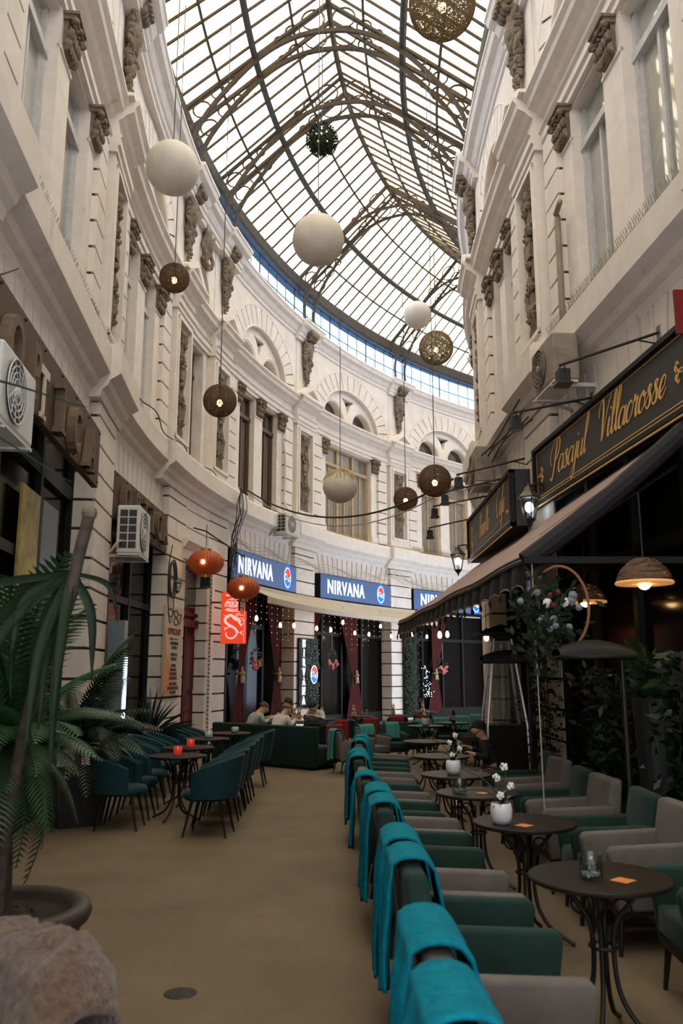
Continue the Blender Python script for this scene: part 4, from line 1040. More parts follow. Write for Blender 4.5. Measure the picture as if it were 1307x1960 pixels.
# ------------------------------------------------------------------ right side: black signs, spot arms, awning, terrace
def gold_sign(mtx, W, Hh, D, label, parts):
    t = thing('shop_sign', label, 'shop sign', mtx=mtx, group='black and gold shop signs')
    b = lbox(-W / 2, W / 2, -Hh / 2, Hh / 2, -D, -.03); obj('case', b, M['sign_black'], t)
    fr = MB(); f = .055
    for x0, x1, y0, y1 in ((-W / 2, W / 2, Hh / 2 - f, Hh / 2), (-W / 2, W / 2, -Hh / 2, -Hh / 2 + f), (-W / 2, -W / 2 + f, -Hh / 2, Hh / 2), (W / 2 - f, W / 2, -Hh / 2, Hh / 2)): fr.box(x0, x1, y0, y1, -.04, .05)
    obj('frame', fr, M['black'], t)
    obj('panel', lbox(-W / 2 + .02, W / 2 - .02, -Hh / 2 + .02, Hh / 2 - .02, -.03, 0), M['sign_black'], t)
    ln = MB(); g = .006
    for q in (.085, .125): 
        for x0, x1, y0, y1 in ((-W / 2 + q, W / 2 - q, Hh / 2 - q - g, Hh / 2 - q), (-W / 2 + q, W / 2 - q, -Hh / 2 + q, -Hh / 2 + q + g * 1.8), (-W / 2 + q, -W / 2 + q + g, -Hh / 2 + q, Hh / 2 - q)):
            if q < .1 or y1 < 0: ln.box(x0, x1, y0, y1, 0, .004)
    ln.box(-W / 2, W / 2, -Hh / 2 - .03, -Hh / 2 - .015, .03, .05); obj('gold_lines', ln, M['gold_paint'], t)
    for txt, h, x, y, xs in parts:
        mb, _ = script_mb(txt, h, xs=xs, w=.21); obj('script_lettering', MB().mesh(mb, Matrix.Translation((x, y, .003))), M['gold_paint'], t)
    return t
t = gold_sign(RP.mtx(-1.05, .24, 4.52), 4.75, .86, .22, 'long black sign with gold script and arrow flourishes, nearest on the right', [('Pasajul', .205, -1.68, -.13, 1.08), ('Villacrosse', .205, .05, -.13, 1.02)])
def flourish(cx, sg):
    mb = MB()
    for pts in (((0, .0), (.10, .03), (.18, .0), (.10, -.03), (0, 0)), ((.02, 0), (-.06, .10), (-.02, .17), (.03, .12)), ((.02, 0), (-.06, -.10), (-.02, -.17), (.03, -.12)), ((-.06, .02), (-.10, .06), (-.09, .12)), ((-.06, -.02), (-.10, -.06), (-.09, -.12)), ((.18, 0), (.28, 0))):
        mb.tube(spline([(cx + sg * p[0] * .6, p[1] * .62, .004) for p in pts], 4), .009, 4)
    return mb
obj('flourish', flourish(-2.08, -1), M['gold_paint'], t); obj('flourish', flourish(2.08, 1), M['gold_paint'], t)
mm = Matrix(((0, 0, -1, 2.62), (-1, 0, 0, 14.6), (0, 1, 0, 4.36), (0, 0, 0, 1)))
t = gold_sign(mm, 4.4, .88, .40, 'smaller black cafe sign with gold script and staff lines, farther along the right wall', [('Bemolle', .19, -.95, -.13, .95), ('Cafe', .21, .85, -.08, .95)])
st = MB()
for k in range(5): st.tube([(-1.95 + .0 * k, -.16 + .045 * k, .004), (-1.2, -.22 + .05 * k, .004)], .004, 3)
st.tube(spline([(-1.9, -.34, .004), (-1.82, -.3, .004), (-1.86, .1, .004), (-1.8, .24, .004), (-1.76, .12, .004), (-1.9, -.08, .004), (-1.78, -.16, .004), (-1.76, -.06, .004)], 5), .007, 4)
st.tube([(-1.2, -.24, .004), (.6, -.24, .004), (1.2, -.17, .004)], .006, 4)
obj('staff_lines', st, M['gold_paint'], t); obj('small_caption', MB().mesh(text_mb('SINCE', .07, 1, .002), Matrix.Translation((1.75, -.16, .003))), M['gold_paint'], t)
# spot lamps on long arms
sp0 = None
def arm_lamp(s, z0, n1, z1, label):
    t = thing('arm_spotlight', label, 'spotlight', mtx=RP.mtx(s, .05, z0), group='spotlights on long arms over the right signs')
    dz = z1 - z0; a = MB(); a.tube([(0, 0, 0), (0, dz, n1)], .017, 6); a.tube([(0, -.14, .0), (0, dz * .25, n1 * .22)], .009, 5); a.box(-.05, .05, -.10, .07, -.03, .02); obj('arm', a, M['iron'], t)
    h = MB(); h.box(-.07, .07, dz - .20, dz - .05, n1 - .09, n1 + .03); h.box(-.085, .085, dz - .22, dz - .19, n1 - .11, n1 + .05); obj('lamp_head', h, M['iron'], t, bevel=.008)
    y = MB(); y.tube([(-.08, dz - .12, n1 - .03), (-.08, dz, n1 - .02), (.08, dz, n1 - .02), (.08, dz - .12, n1 - .03)], .008, 4); obj('yoke', y, M['iron'], t)
arm_lamp(-2.45, 5.22, 1.1, 4.82, 'spotlight arm reaching over the long black sign in front of the yellowed air conditioner')
arm_lamp(-.55, 5.15, 1.05, 4.92, 'spotlight arm below the yellowed air conditioner over the far end of the long sign')
arm_lamp(2.3, 5.12, 1.2, 4.82, 'topmost spotlight arm crossing the grimy air conditioner over the small sign')
arm_lamp(3.5, 5.10, 1.25, 4.80, 'spotlight arm just under the grimy air conditioner over the small sign')
arm_lamp(4.7, 5.05, 1.3, 4.80, 'spotlight arm over the middle of the small sign')
arm_lamp(6.0, 4.9, 1.3, 4.62, 'lowest spotlight arm over the far end of the small sign')
# mauve canvas awning with scalloped black valance
t = thing('terrace_awning', 'mauve canvas awning with scalloped black valance sloping over the right terrace', 'awning')
A0, A1 = Vector((3.28, 7.5, 4.06)), Vector((2.72, 17.2, 3.84)); B0, B1 = Vector((1.67, 7.5, 2.76)), Vector((1.16, 16.9, 2.72))
def aw(u, v, d=0):
    a = A0.lerp(A1, u); b = B0.lerp(B1, u); p = a.lerp(b, v); p.z += -.10 * sin(v * PI) * .4 + .012 * sin(u * 21) * v; return Vector((p.x, p.y, p.z + d))
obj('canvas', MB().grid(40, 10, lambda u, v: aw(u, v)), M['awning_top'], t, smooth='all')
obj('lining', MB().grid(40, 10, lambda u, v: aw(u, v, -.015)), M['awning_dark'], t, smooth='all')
vl = MB(); pp = MB(); n = 168; pts = []
for i in range(n + 1):
    u = i / n; e = aw(u, 1); sc = .30 + .055 * cos(u * 2 * PI * 21); wv = .035 * sin(u * 2 * PI * 21); pts.append((e.x - .02 + wv, e.y, e.z - sc))
vs = []; fs = []
for i in range(n + 1):
    u = i / n; e = aw(u, 1, .005)
    for k in range(5): q = k / 4; vs.append((e.x + (pts[i][0] - e.x) * q, e.y, e.z + (pts[i][2] - e.z) * q))
for i in range(n):
    for k in range(4): fs.append((i * 5 + k, i * 5 + k + 1, i * 5 + 6 + k, i * 5 + 5 + k))
vl.add(vs, fs); obj('valance', vl, M['awning_dark'], t, smooth='all')
pp.tube(pts, .009, 4); pp.tube([aw(i / 30, 1, .01) for i in range(31)], .012, 5); obj('piping', pp, M['piping'], t)
rl = MB(); rl.tube([aw(0, i / 12, -.05) + Vector((0, -.02, 0)) for i in range(13)], .095, 10); obj('edge_roll', rl, M['awning_dark'], t)
bar = MB(); bar.tube([aw(i / 20, 1, -.04) for i in range(21)], .03, 6)
for u in (.03, .35, .68, .97): bar.tube([aw(u, 0, -.35), aw(u, .5, -.18), aw(u, .97, -.05)], .025, 6)
obj('awning_frame', bar, M['iron'], t)
tk = MB(); tk.tube([(1.8, 7.45, 2.95), (2.6, 7.45, 3.52), (3.35, 7.45, 4.05)], .008, 4); obj('edge_piping', tk, M['piping'], t)
# steel terrace frame: posts and beam
t = thing('terrace_pergola', 'black steel post and beam pergola at the near end of the awning', 'frame', (0, 0, 0))
f = MB(); f.box(1.64, 3.12, 7.33, 7.39, 2.68, 2.74); obj('beam', f, M['black'], t)
f = MB(); f.box(3.06, 3.12, 7.33, 7.39, .0, 2.68); obj('post', f, M['black'], t)
f = MB(); f.tube([(1.70, 7.36, 2.68), (1.72, 7.36, .02)], .006, 5); obj('tie_cord', f, M['cream_cable'], t)
# domed wicker lamps under the awning
d0 = None
for loc, k, lb in (((2.47, 6.75, 2.44), 1., 'nearest wicker dome lamp glowing at the upper right under the canopy'), ((2.70, 9.2, 2.49), 1., 'wicker dome lamp behind the flower hoop under the awning'), ((3.42, 9.0, 2.42), 1., 'small looking wicker dome lamp at the right edge below the nearest one')):
    if d0 is None:
        d0 = thing('dome_lamp', lb, 'pendant lamp', loc, group='wicker dome lamps'); rr = random.Random(2)
        sh = MB(); prof = lambda q: (.215 * (1 - .62 * q ** 2.2), .19 * q)
        for k_ in range(95):
            q0 = rr.random(); a = rr.uniform(0, 2 * PI); L_ = rr.uniform(1.2, 2.6); sl = rr.uniform(-.35, .35)
            pts = []
            for i in range(14):
                q = min(1, max(0, q0 + sl * i / 13)); r, z = prof(q); pts.append((r * cos(a + L_ * i / 13), r * sin(a + L_ * i / 13), z))
            sh.tube(pts, .0085, 3, caps=False)
        obj('wicker_shade', sh, M['wicker'], d0)
        ln = MB(); ln.lathe([(.226, -.012), (.232, 0), (.226, .012), (.218, 0)], 32); ln.lathe([(.222, .0), (.08, .012)], 32); obj('lit_lining', ln, M['amber'], d0)
        obj('bulb', MB().ball((0, 0, .0), .055, 12, 8), M['bulb'], d0); obj('cord', MB().tube([(0, 0, .17), (0, 0, .75)], .007, 5), M['cable'], d0)
    else: dup(d0, lb, loc)
# flower hoop hanging from the beam
t = thing('flower_hoop', 'hanging hoop with white and dusty flowers at the near corner of the awning', 'wreath', (1.86, 7.32, 2.28))
hp = MB(); hp.tube([(.06 + .30 * .75 * cos(a), -.10 * cos(a), .37 * sin(a)) for a in [2 * PI * i / 40 for i in range(40)]], .013, 6, closed=True); obj('hoop', hp, M['terra'], t); rr = random.Random(6)
lf = MB()
for i in range(330):
    c = Vector((rr.gauss(-.08, .13), rr.gauss(0, .07), rr.gauss(-.07, .15) - (.18 if rr.random() < .25 else 0))); d = Vector((rr.uniform(-1, 1), rr.uniform(-1, 1), rr.uniform(-1, .6))).normalized() * .06; e = d.cross(Vector((0, 1, .3))).normalized() * .022
    lf.add([c - d, c + e, c + d, c - e], [(0, 1, 2, 3)])
def bloom(nm, c, r, m, k):
    b = MB(); b.ball(c, r * .62, 9, 6, (1, .8, 1), .3, k)
    for q in range(7):
        a = 2 * PI * q / 7 + k; b.ball((c[0] + r * .55 * cos(a), c[1] + r * .12, c[2] + r * .55 * sin(a)), r * .5, 7, 5, (1, .6, 1), .3, q + k)
    obj(nm, b, M[m], t, smooth='all')
for i in range(4): bloom('white_rose', (rr.gauss(.02, .08), -.09, rr.gauss(.04, .07)), .042, 'flower_blue' if i > 1 else 'flower_white', i)
for i in range(10): bloom('dusty_flower', (rr.gauss(-.08, .12), -.08, rr.gauss(-.08, .12)), .030, 'flower_blue', i + 9)
for i in range(3): bloom('pink_bud', (rr.gauss(-.05, .08), -.1, rr.gauss(.06, .06)), .024, 'maroon', i + 30)
obj('leaves', lf, M['leaf_grey'], t)
# pyramid patio heater
t = thing('patio_heater', 'pyramid patio heater with steel legs and wire guard among the right tables', 'heater', (2.32, 12.2, 0))
def sq(h, z): return [(h, h, z), (-h, h, z), (-h, -h, z), (h, -h, z)]
lg = [(.31, 0.), (.29, .95), (.15, 2.18)]
for sx, sy in ((1, 1), (-1, 1), (-1, -1), (1, -1)): obj('leg', MB().tube([(sx * .30, sy * .30, .02), (sx * .275, sy * .275, 1.0), (sx * .125, sy * .125, 2.2)], .022, 6), M['steel'], t)
bd = MB(); bd.add(sq(.285, .06) + sq(.255, 1.0), [(0, 1, 5, 4), (1, 2, 6, 5), (2, 3, 7, 6), (3, 0, 4, 7), (0, 3, 2, 1), (4, 5, 6, 7)]); obj('gas_cabinet', bd, M['black'], t)
obj('glass_tube', MB().tube([(0, 0, 1.0), (0, 0, 2.15)], .06, 14), M['clearcup'], t)
gr = MB()
for k in range(46):
    z = 1.06 + k * 1.08 / 45; h = .262 - (.262 - .132) * (z - 1.0) / 1.2
    p = sq(h, z)
    for j in (0, 1, 2, 3): gr.tube([p[j], p[(j + 1) % 4]], .0028, 3, caps=False)
for j in range(4):
    for q in (.25, .5, .75):
        a, b = Vector(sq(.262, 1.0)[j]).lerp(Vector(sq(.262, 1.0)[(j + 1) % 4]), q), Vector(sq(.132, 2.2)[j]).lerp(Vector(sq(.132, 2.2)[(j + 1) % 4]), q); gr.tube([a, b], .0028, 3, caps=False)
obj('wire_guard', gr, M['steel'], t)
cp = MB(); cp.add(sq(.36, 2.26) + sq(.36, 2.29) + [(0, 0, 2.42)], [(0, 1, 5, 4), (1, 2, 6, 5), (2, 3, 7, 6), (3, 0, 4, 7), (3, 2, 1, 0), (4, 5, 8), (5, 6, 8), (6, 7, 8), (7, 4, 8)]); cp.box(-.14, .14, -.14, .14, 2.18, 2.27); obj('reflector_cap', cp, M['black'], t)
# second heater shade: electric heaters on posts under the awning
for i, (loc, lb) in enumerate((((1.98, 10.05, 1.86), 'dark hooded electric heater on a pole beside the pyramid heater'), ((2.08, 6.95, 1.86), 'dark hooded electric heater on a pole below the flower hoop'))):
    if i == 0:
        e0 = thing('hooded_heater', lb, 'heater', loc, group='hooded electric heaters'); h = MB()
        h.grid(16, 8, lambda u, v: ((u - .5) * .62, .15 * cos(PI * v), .13 * sin(PI * v) * (1 - .55 * abs(u * 2 - 1) ** 2))); h.box(-.31, .31, -.15, .15, -.03, .0); obj('hood', h, M['black'], e0, smooth='all')
        obj('element', lbox(-.26, .26, -.04, .04, -.015, .01), M['terra'], e0); obj('pole', MB().tube([(.25, .05, .02), (.25, .05, -1.86)], .02, 8), M['iron'], e0); obj('base', MB().lathe([(0, -1.86), (.18, -1.86), (.18, -1.84), (0, -1.82)], 20, (.25, .05, 0)), M['iron'], e0)
    else: dup(e0, lb, loc)
o = obj('red_banner', lbox(3.0, 3.35, 6.97, 7.0, 4.70, 5.12), M['fleece_red']); tag(o, 'edge of a red banner at the right border over the long black sign', 'banner')
# bulbs in the depth under the awning
for i, (loc, lb) in enumerate((((2.35, 13.6, 2.30), 'bare bulb glowing behind the pyramid heater'), ((1.9, 16.2, 2.45), 'bare bulb under the far end of the mauve awning'), ((2.3, 18.2, 2.55), 'tiny bare bulb deep beyond the far end of the mauve awning'))):
    dup(b0, lb, loc, group='bare bulbs under the right awning')
# dark display behind the near right tables: planting, ferns, ivy on the pier
rr = random.Random(21)
def leafmass(n, fn, e, k=.45):
    mb = MB()
    for i in range(n):
        c = Vector(fn()); a = Vector((rr.uniform(-1, 1), rr.uniform(-1, 1), rr.uniform(-.9, .5))).normalized() * e * rr.uniform(.6, 1.3); b = a.cross(Vector((rr.uniform(-1, 1), rr.uniform(-1, 1), rr.uniform(-1, 1)))).normalized() * e * k
        mb.add([c - a, c - a * .2 + b, c + a, c - a * .2 - b], [(0, 1, 2, 3)])
    return mb
t = thing('climbing_ivy', 'ivy climbing the pale pier behind the right armchairs', 'ivy', tuple(RP.pt(1.0, .40, 0)))
iv = leafmass(520, lambda: (max(-.3, min(.12, rr.gauss(-.02, .12))), max(-.8, min(.8, rr.gauss(0, .42))), rr.uniform(.5, 2.5)), .055); obj('leaves', iv, M['leaf_dark'], t)
st = MB()
for k in range(4): st.tube(spline([(0, -.2 + .14 * k, .3), (.02, -.25 + .17 * k, 1.), (0, -.3 + .2 * k, 1.8), (.02, -.15 + .1 * k, 2.5)], 5), .009, 4)
obj('stem', st, M['bark'], t)
for i, (x, y, z0, z1, lb) in enumerate(((2.74, 8.75, .5, 1.75, 'dark bushy planting behind the brown armchair on the right'), (2.90, 7.5, .5, 1.9, 'dark bushy planting behind the pale grey armchair'), (3.0, 6.2, .5, 1.9, 'dark bushy planting at the right edge'))):
    t = thing('shrub_planter', lb, 'plant', (x, y, 0), group='dark planting along the right front')
    obj('box', lbox(-.22, .22, -.56, .56, 0, .5), M['planter'], t); obj('soil', lbox(-.2, .2, -.54, .54, .45, .49), M['soil'], t)
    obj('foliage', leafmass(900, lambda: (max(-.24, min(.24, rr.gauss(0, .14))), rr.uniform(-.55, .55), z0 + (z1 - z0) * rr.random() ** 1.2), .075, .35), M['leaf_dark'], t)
    tw = MB(); [tw.tube([(0, rr.uniform(-.5, .5), .46), (rr.uniform(-.1, .1), rr.uniform(-.5, .5), z1)], .008, 4) for k in range(8)]; obj('twigs', tw, M['bark'], t)
# ------------------------------------------------------------------ furniture
# square-armed velvet armchair: faces +x, back at x<0; origin on the floor at the seat centre
def make_armchair(fab, label, group):
    t = thing('armchair', label, 'armchair', (0, 0, 0), group=group); W, D = .285, .31
    def slab(pts, y0, y1): # side profile in x-z, extruded in y
        mb = MB(); mb.poly(pts, [], y0, y1, lambda a, b, d: (a, d, b), back=True); return mb
    back = MB(); back.add([(-.31, -W, .28), (-.31, W, .28), (-.17, W, .28), (-.17, -W, .28), (-.375, -W * .94, .87), (-.375, W * .94, .87), (-.275, W * .94, .87), (-.275, -W * .94, .87)], [(3, 2, 1, 0), (4, 5, 6, 7), (0, 1, 5, 4), (1, 2, 6, 5), (2, 3, 7, 6), (3, 0, 4, 7)])
    obj('backrest', back, fab, t, smooth=True, bevel=.03, seg=3)
    for sg in (-1, 1):
        a, b = sorted((sg * W, sg * (W - .075))); obj('armrest', slab([(-.32, .26), (.25, .26), (.30, .61), (.27, .645), (-.30, .665)], a, b), fab, t, smooth=True, bevel=.022, seg=3)
    obj('seat', lbox(-.20, .27, -W + .07, W - .07, .30, .455), fab, t, smooth=True, bevel=.03, seg=3)
    obj('seat_frame', lbox(-.28, .25, -W + .02, W - .02, .24, .31), M['iron'], t)
    for x, dx in ((-.24, -.05), (.21, .03)):
        for sy in (-1, 1): obj('leg', MB().tube([(x, sy * .22, .26), (x + dx, sy * .245, 0)], [.022, .013], 8), M['wood_dark'], t)
    return t
AG = make_armchair(M['velvet_green'], '', 'velvet armchairs along the aisle'); AB = make_armchair(M['velvet_grey'], '', 'velvet armchairs along the aisle')
used = set()
def put(src, label, loc, rz, group=None, k=1.):
    if src.name not in used:
        used.add(src.name); r = src; r.location = loc; r.rotation_euler = (0, 0, rz); r['label'] = label
        if group: r['group'] = group
    else: r = dup(src, label, loc, rz, group)
    r.scale = (k, k, k); return r
# fleece throw over a chair back (same local frame as the armchair)
def mk_throw(seed, wd, out_len, in_len, shift):
    rr = random.Random(seed); mb = MB(); nu, nv = 22, 46; tot = out_len + in_len + .16
    ph = [rr.uniform(0, 6) for _ in range(4)]
    def f(u, v):
        y = shift + (u - .5) * wd; d = v * tot
        fold = (.016 * sin(u * 9 + ph[0] + v * 1.5) + .007 * sin(u * 21 + ph[1])) * min(1, abs(d - out_len - .08) * 4 + .12) + .014 * noise.noise(Vector((u * 4, v * 3, seed)))
        if d < out_len:
            q = out_len - d; x, z = -.385 - .018 - .05 * (q / out_len) * .4, .89 - q; k = min(1, q / .12); x -= abs(fold) * 1.5 * k + .010; y *= 1 + .10 * q * sin(ph[2]); y += .05 * q * sin(ph[3]); z += .03 * sin(u * 5 + ph[0]) * (q / out_len)
        elif d < out_len + .16:
            q = (d - out_len) / .16; a = PI * (1 - q); x = -.325 + .082 * cos(a); z = .875 + .035 * sin(a) + .008 * fold / .02
        else:
            q = d - out_len - .16; x = -.238 + .17 * q + .012 + abs(fold) * .8 * min(1, q / .1); z = .87 - q
        return (x, y, z)
    mb.grid(nu, nv, f); return mb
throws = []
for i, (sd, wd, ol, il, sh) in enumerate(((1, .40, .62, .26, .03), (2, .44, .70, .20, -.02), (3, .36, .56, .34, .05), (4, .42, .66, .24, -.05))):
    throws.append(make_mesh('throw', mk_throw(sd, wd, ol, il, sh), M['fleece'], 'all'))
def put_throw(k, label, loc, rz, mt=None, scale=1., group='fleece throws on the chair backs', nm='fleece_throw'):
    me = throws[k % 4]
    if mt: me = me.copy(); me.materials.clear(); me.materials.append(mt)
    o = bpy.data.objects.new(nm, me); COL.objects.link(o); o.location = loc; o.rotation_euler = (0, 0, rz); o.scale = (scale,) * 3
    md = o.modifiers.new('thick', 'SOLIDIFY'); md.thickness = .014; md.offset = 0
    tag(o, label, 'blanket', group); return o
ORD = ['first', 'second', 'third', 'fourth', 'fifth', 'sixth', 'seventh', 'eighth', 'ninth', 'tenth', 'eleventh', 'twelfth', 'thirteenth', 'fourteenth']
# aisle row, near to far: (y, fabric, throw?, x)
row = [(2.36, 'g', 1, .62), (2.98, 'b', 1, .62), (4.06, 'g', 1, .64), (4.64, 'b', 1, .63), (5.75, 'g', 1, .60), (6.33, 'b', 1, .59), (7.12, 'g', 1, .53), (7.72, 'b', 0, .51), (8.75, 'g', 1, .50), (9.24, 'b', 1, .50), (10.2, 'g', 0, .52), (10.75, 'g', 1, .55), (11.3, 'b', 1, .58)]
for i, (y, f, th, x) in enumerate(row):
    nm = 'green' if f == 'g' else 'grey beige'; rz = .03 - .010 * i
    put(AG if f == 'g' else AB, '%s velvet armchair backing on the aisle, %s from the camera%s' % (nm, ORD[i], ' without throw' if not th else ''), (x, y, 0), rz)
    if th: put_throw(i, 'turquoise fleece over the %s armchair from the camera along the aisle' % ORD[i], (x, y, 0), rz)
# wall side, facing the aisle
wrow = [(4.75, 'g', 2.02, 'green velvet armchair at the right edge by the nearest table'), (5.80, 'b', 1.95, 'pale grey armchair facing the aisle behind the nearest table'), (6.42, 'g', 1.92, 'dark green armchair between the pale grey and the brown grey armchairs'), (7.28, 'b', 1.90, 'brown grey armchair facing the aisle behind the white flower vase'),
        (7.88, 'g', 1.88, 'dark green armchair beyond the brown grey armchair'), (8.76, 'b', 1.90, 'small looking beige armchair by the third round table'), (9.40, 'g', 1.95, 'green armchair right in front of the pyramid heater')]
for y, f, x, lb in wrow: put(AG if f == 'g' else AB, lb, (x, y, 0), PI + (.06 if f == 'b' else -.05), 'velvet armchairs on the wall side')
# far terrace group beyond the aisle row
k = .82
far = [(.15, 15.2, 'b', .35, 1, 'far beige armchair at the corner of the aisle with throw hanging low'), (.62, 16.3, 'b', -.9, 1, 'far beige armchair behind the corner one with pale throw'), (1.05, 17.0, 'g', -1.2, 1, 'far green armchair with pale throw, third of the back row'), (1.45, 17.6, 'g', -1.4, 0, 'far green armchair without throw in the back row'),
       (1.75, 18.2, 'b', -1.5, 1, 'far beige armchair with striped looking throw in the back row'), (2.25, 18.8, 'g', -1.5, 1, 'far green armchair with dull throw by the white pot'), (2.75, 19.6, 'g', -1.5, 1, 'far green armchair with pale throw beside the bottle'), (3.3, 20.2, 'b', -1.5, 1, 'farthest beige armchair with pale throw'), (2.55, 16.6, 'b', PI, 0, 'far beige armchair facing the aisle near the heater'), (2.6, 15.4, 'g', PI, 0, 'far green armchair facing the aisle near the heater')]
for i, (x, y, f, rz, th, lb) in enumerate(far):
    put(AG if f == 'g' else AB, lb, (x, y, 0), rz, 'armchairs at the far end of the terrace', k)
    if th: put_throw(i, 'pale turquoise throw on the ' + ('corner chair', 'second chair', 'third chair', '', 'fifth chair', 'chair by the white pot', 'chair beside the bottle', 'farthest chair')[i] + ' of the far back row', (x, y, 0), rz, M['fleece_pale'], k, 'pale throws at the far end')
# bistro table with curved iron legs
def make_table(label, group, r=.345, h=.74):
    t = thing('bistro_table', label, 'table', (0, 0, 0), group=group)
    obj('tabletop', MB().lathe([(0, h - .026), (r - .012, h - .026), (r, h - .018), (r, h - .006), (r - .006, h), (0, h)], 44), M['wood_dark'], t, smooth=True)
    for i in range(4):
        a = PI / 4 + i * PI / 2; c, s = cos(a), sin(a)
        pts = spline([(.20 * c, .20 * s, h - .03), (.13 * c, .13 * s, h - .12), (.055 * c, .055 * s, .50), (.06 * c, .06 * s, .25), (.14 * c, .14 * s, .10), (.26 * c, .26 * s, .03), (.30 * c, .30 * s, .012)], 5)
        obj('leg', MB().tube(pts, .0125, 7), M['iron'], t, smooth='all')
        if i == 0:
            pass
    rg = MB(); r2 = MB(); r2.tube([(.065 * cos(q), .065 * sin(q), .42) for q in [2 * PI * i / 16 for i in range(16)]], .009, 5, closed=True); rg.lathe([(0, h - .04), (.14, h - .04), (.14, h - .026), (0, h - .026)], 20)
    for i in range(4):
        a = PI / 4 + i * PI / 2; rg.tube([((.10 + .045 * cos(q)) * cos(a), (.10 + .045 * cos(q)) * sin(a), .60 + .045 * sin(q)) for q in [2 * PI * j / 14 for j in range(14)]], .006, 4, closed=True)
    obj('iron_collar', rg, M['iron'], t); obj('iron_ring', r2, M['iron'], t); return t
TB = make_table('', 'round dark bistro tables')
tabs = [((1.27, 4.35, 0), 'nearest round dark table, holding the glass terrarium, on the right'), ((1.23, 5.87, 0), 'round dark table holding the white vase of orchids, second on the right'), ((1.14, 7.27, 0), 'round dark table with glass jar behind the orchids, third on the right'), ((1.13, 8.55, 0), 'round dark table with the farther white flower pot, fourth on the right'),
        ((1.2, 10.4, 0), 'round dark table beside the seated smoker'), ((1.25, 12.6, 0), 'round dark table in front of the pyramid heater'), ((1.6, 16.2, 0), 'far round table holding a planted pot by the pale throws'), ((2.25, 17.2, 0), 'far round table holding the bottle')]
for loc, lb in tabs: put(TB, lb, loc, .3, 'round dark tables on the right terrace')
ltab = [(-1.99, 10.45), (-2.06, 11.6), (-2.06, 13.1), (-1.86, 14.3)]
for i, (x, y) in enumerate(ltab): put(TB, '%s round table from the camera among the teal chairs' % ORD[i], (x, y, 0), .5, 'round tables among the teal chairs')
# teal tub chair: faces +x
def make_tub(label):
    t = thing('tub_chair', label, 'chair', (0, 0, 0), group='teal tub chairs'); nu, nv = 48, 10
    def shell(rad, dz):
        def f(u, v):
            a = PI + (u - .5) * 2 * 2.05; back = (1 + cos(a - PI)) / 2; top = .57 + .27 * max(0, back) ** .85 + dz; z = .40 + (top - .40) * v
            ex, ey = .265 + rad, .255 + rad; lean = .075 * v * max(0, cos(a - PI)); rip = .006 * abs(sin(u * 15 * PI)) if rad < .03 else 0
            return ((ex - rip) * cos(a) - lean + .02, (ey - rip) * sin(a) * (1 + .05 * v), z)
        return f
    mb = MB(); fi, fo_ = shell(0, 0), shell(.045, 0)
    mb.grid(nu, nv, fi); mb.grid(nu, nv, fo_)
    mb.grid(nu, 4, lambda u, v: tuple(Vector(fi(u, 1)).lerp(Vector(fo_(u, 1)), v) + Vector((0, 0, .018 * sin(PI * v)))))
    for u in (0, 1): mb.grid(1, nv, lambda p, v: tuple(Vector(fi(u, v)).lerp(Vector(fo_(u, v)), p)))
    mb.grid(nu, 1, lambda u, v: tuple(Vector(fi(u, 0)).lerp(Vector(fo_(u, 0)), v)))
    obj('backrest', mb, M['velvet_teal'], t, smooth=True)
    st = MB(); st.lathe([(0, .37), (.24, .37), (.265, .40), (.268, .435), (.245, .465), (.15, .475), (0, .478)], 32); q = MB(); q.mesh(st, Matrix.Translation((.035, 0, 0)) @ Matrix.Scale(1.05, 4, (1, 0, 0)) @ Matrix.Scale(.93, 4, (0, 1, 0))); obj('seat', q, M['velvet_teal'], t, smooth='all')
    for x in (-1, 1):
        for y in (-1, 1): obj('leg', MB().tube([(x * .15 + .02, y * .15, .38), (x * .235 + .02, y * .20, 0)], [.019, .010], 8), M['black'], t)
    return t
TC_ = make_tub('')
for i, (x, y, r) in enumerate(((-1.42, 9.48, PI - .10), (-1.44, 10.12, PI - .05), (-1.44, 10.85, PI), (-1.45, 11.42, PI + .03), (-1.45, 12.1, PI), (-1.40, 13.45, PI))):
    put(TC_, 'teal tub chair on the aisle side of the left tables, %s from the camera' % ORD[i], (x, y, 0), r)
for i, (x, y, r) in enumerate(((-2.52, 9.85, .0), (-2.55, 10.55, .05), (-2.6, 11.35, .0), (-2.72, 12.35, .0), (-2.66, 13.05, .0), (-2.6, 14.15, .05), (-2.5, 14.75, 0.))):
    put(TC_, 'teal tub chair on the wall side of the left tables, %s from the camera' % ORD[i], (x, y, 0), r)
# candle glasses
def cup(name, loc, m, label, r=.045, h=.075):
    t = thing(name, label, 'candle holder', loc, group='candle glasses on the left tables')
    obj('glass', MB().lathe([(r * .8, 0), (r * 1.05, h * .3), (r, h), (r * .92, h), (r * .95, h * .35), (0, .012)], 20), m, t, smooth='all'); obj('candle', MB().lathe([(0, .012), (r * .7, .012), (r * .7, h * .45), (0, h * .5)], 14), M['ceramic'], t); return t
cup('candle_glass', (-1.99, 10.45, .742), M['red_glass'], 'red candle glass on the first left table', .05, .10)
cup('candle_glass', (-2.03, 11.55, .742), M['red_glass'], 'red candle glass on the second left table', .05, .10)
cup('candle_glass', (-2.03, 13.1, .742), M['candle_glass'], 'pale round glass on the third left table', .06, .09)
cup('candle_glass', (-1.78, 14.3, .742), M['candle_glass'], 'pale round glass on the fourth left table', .06, .09)
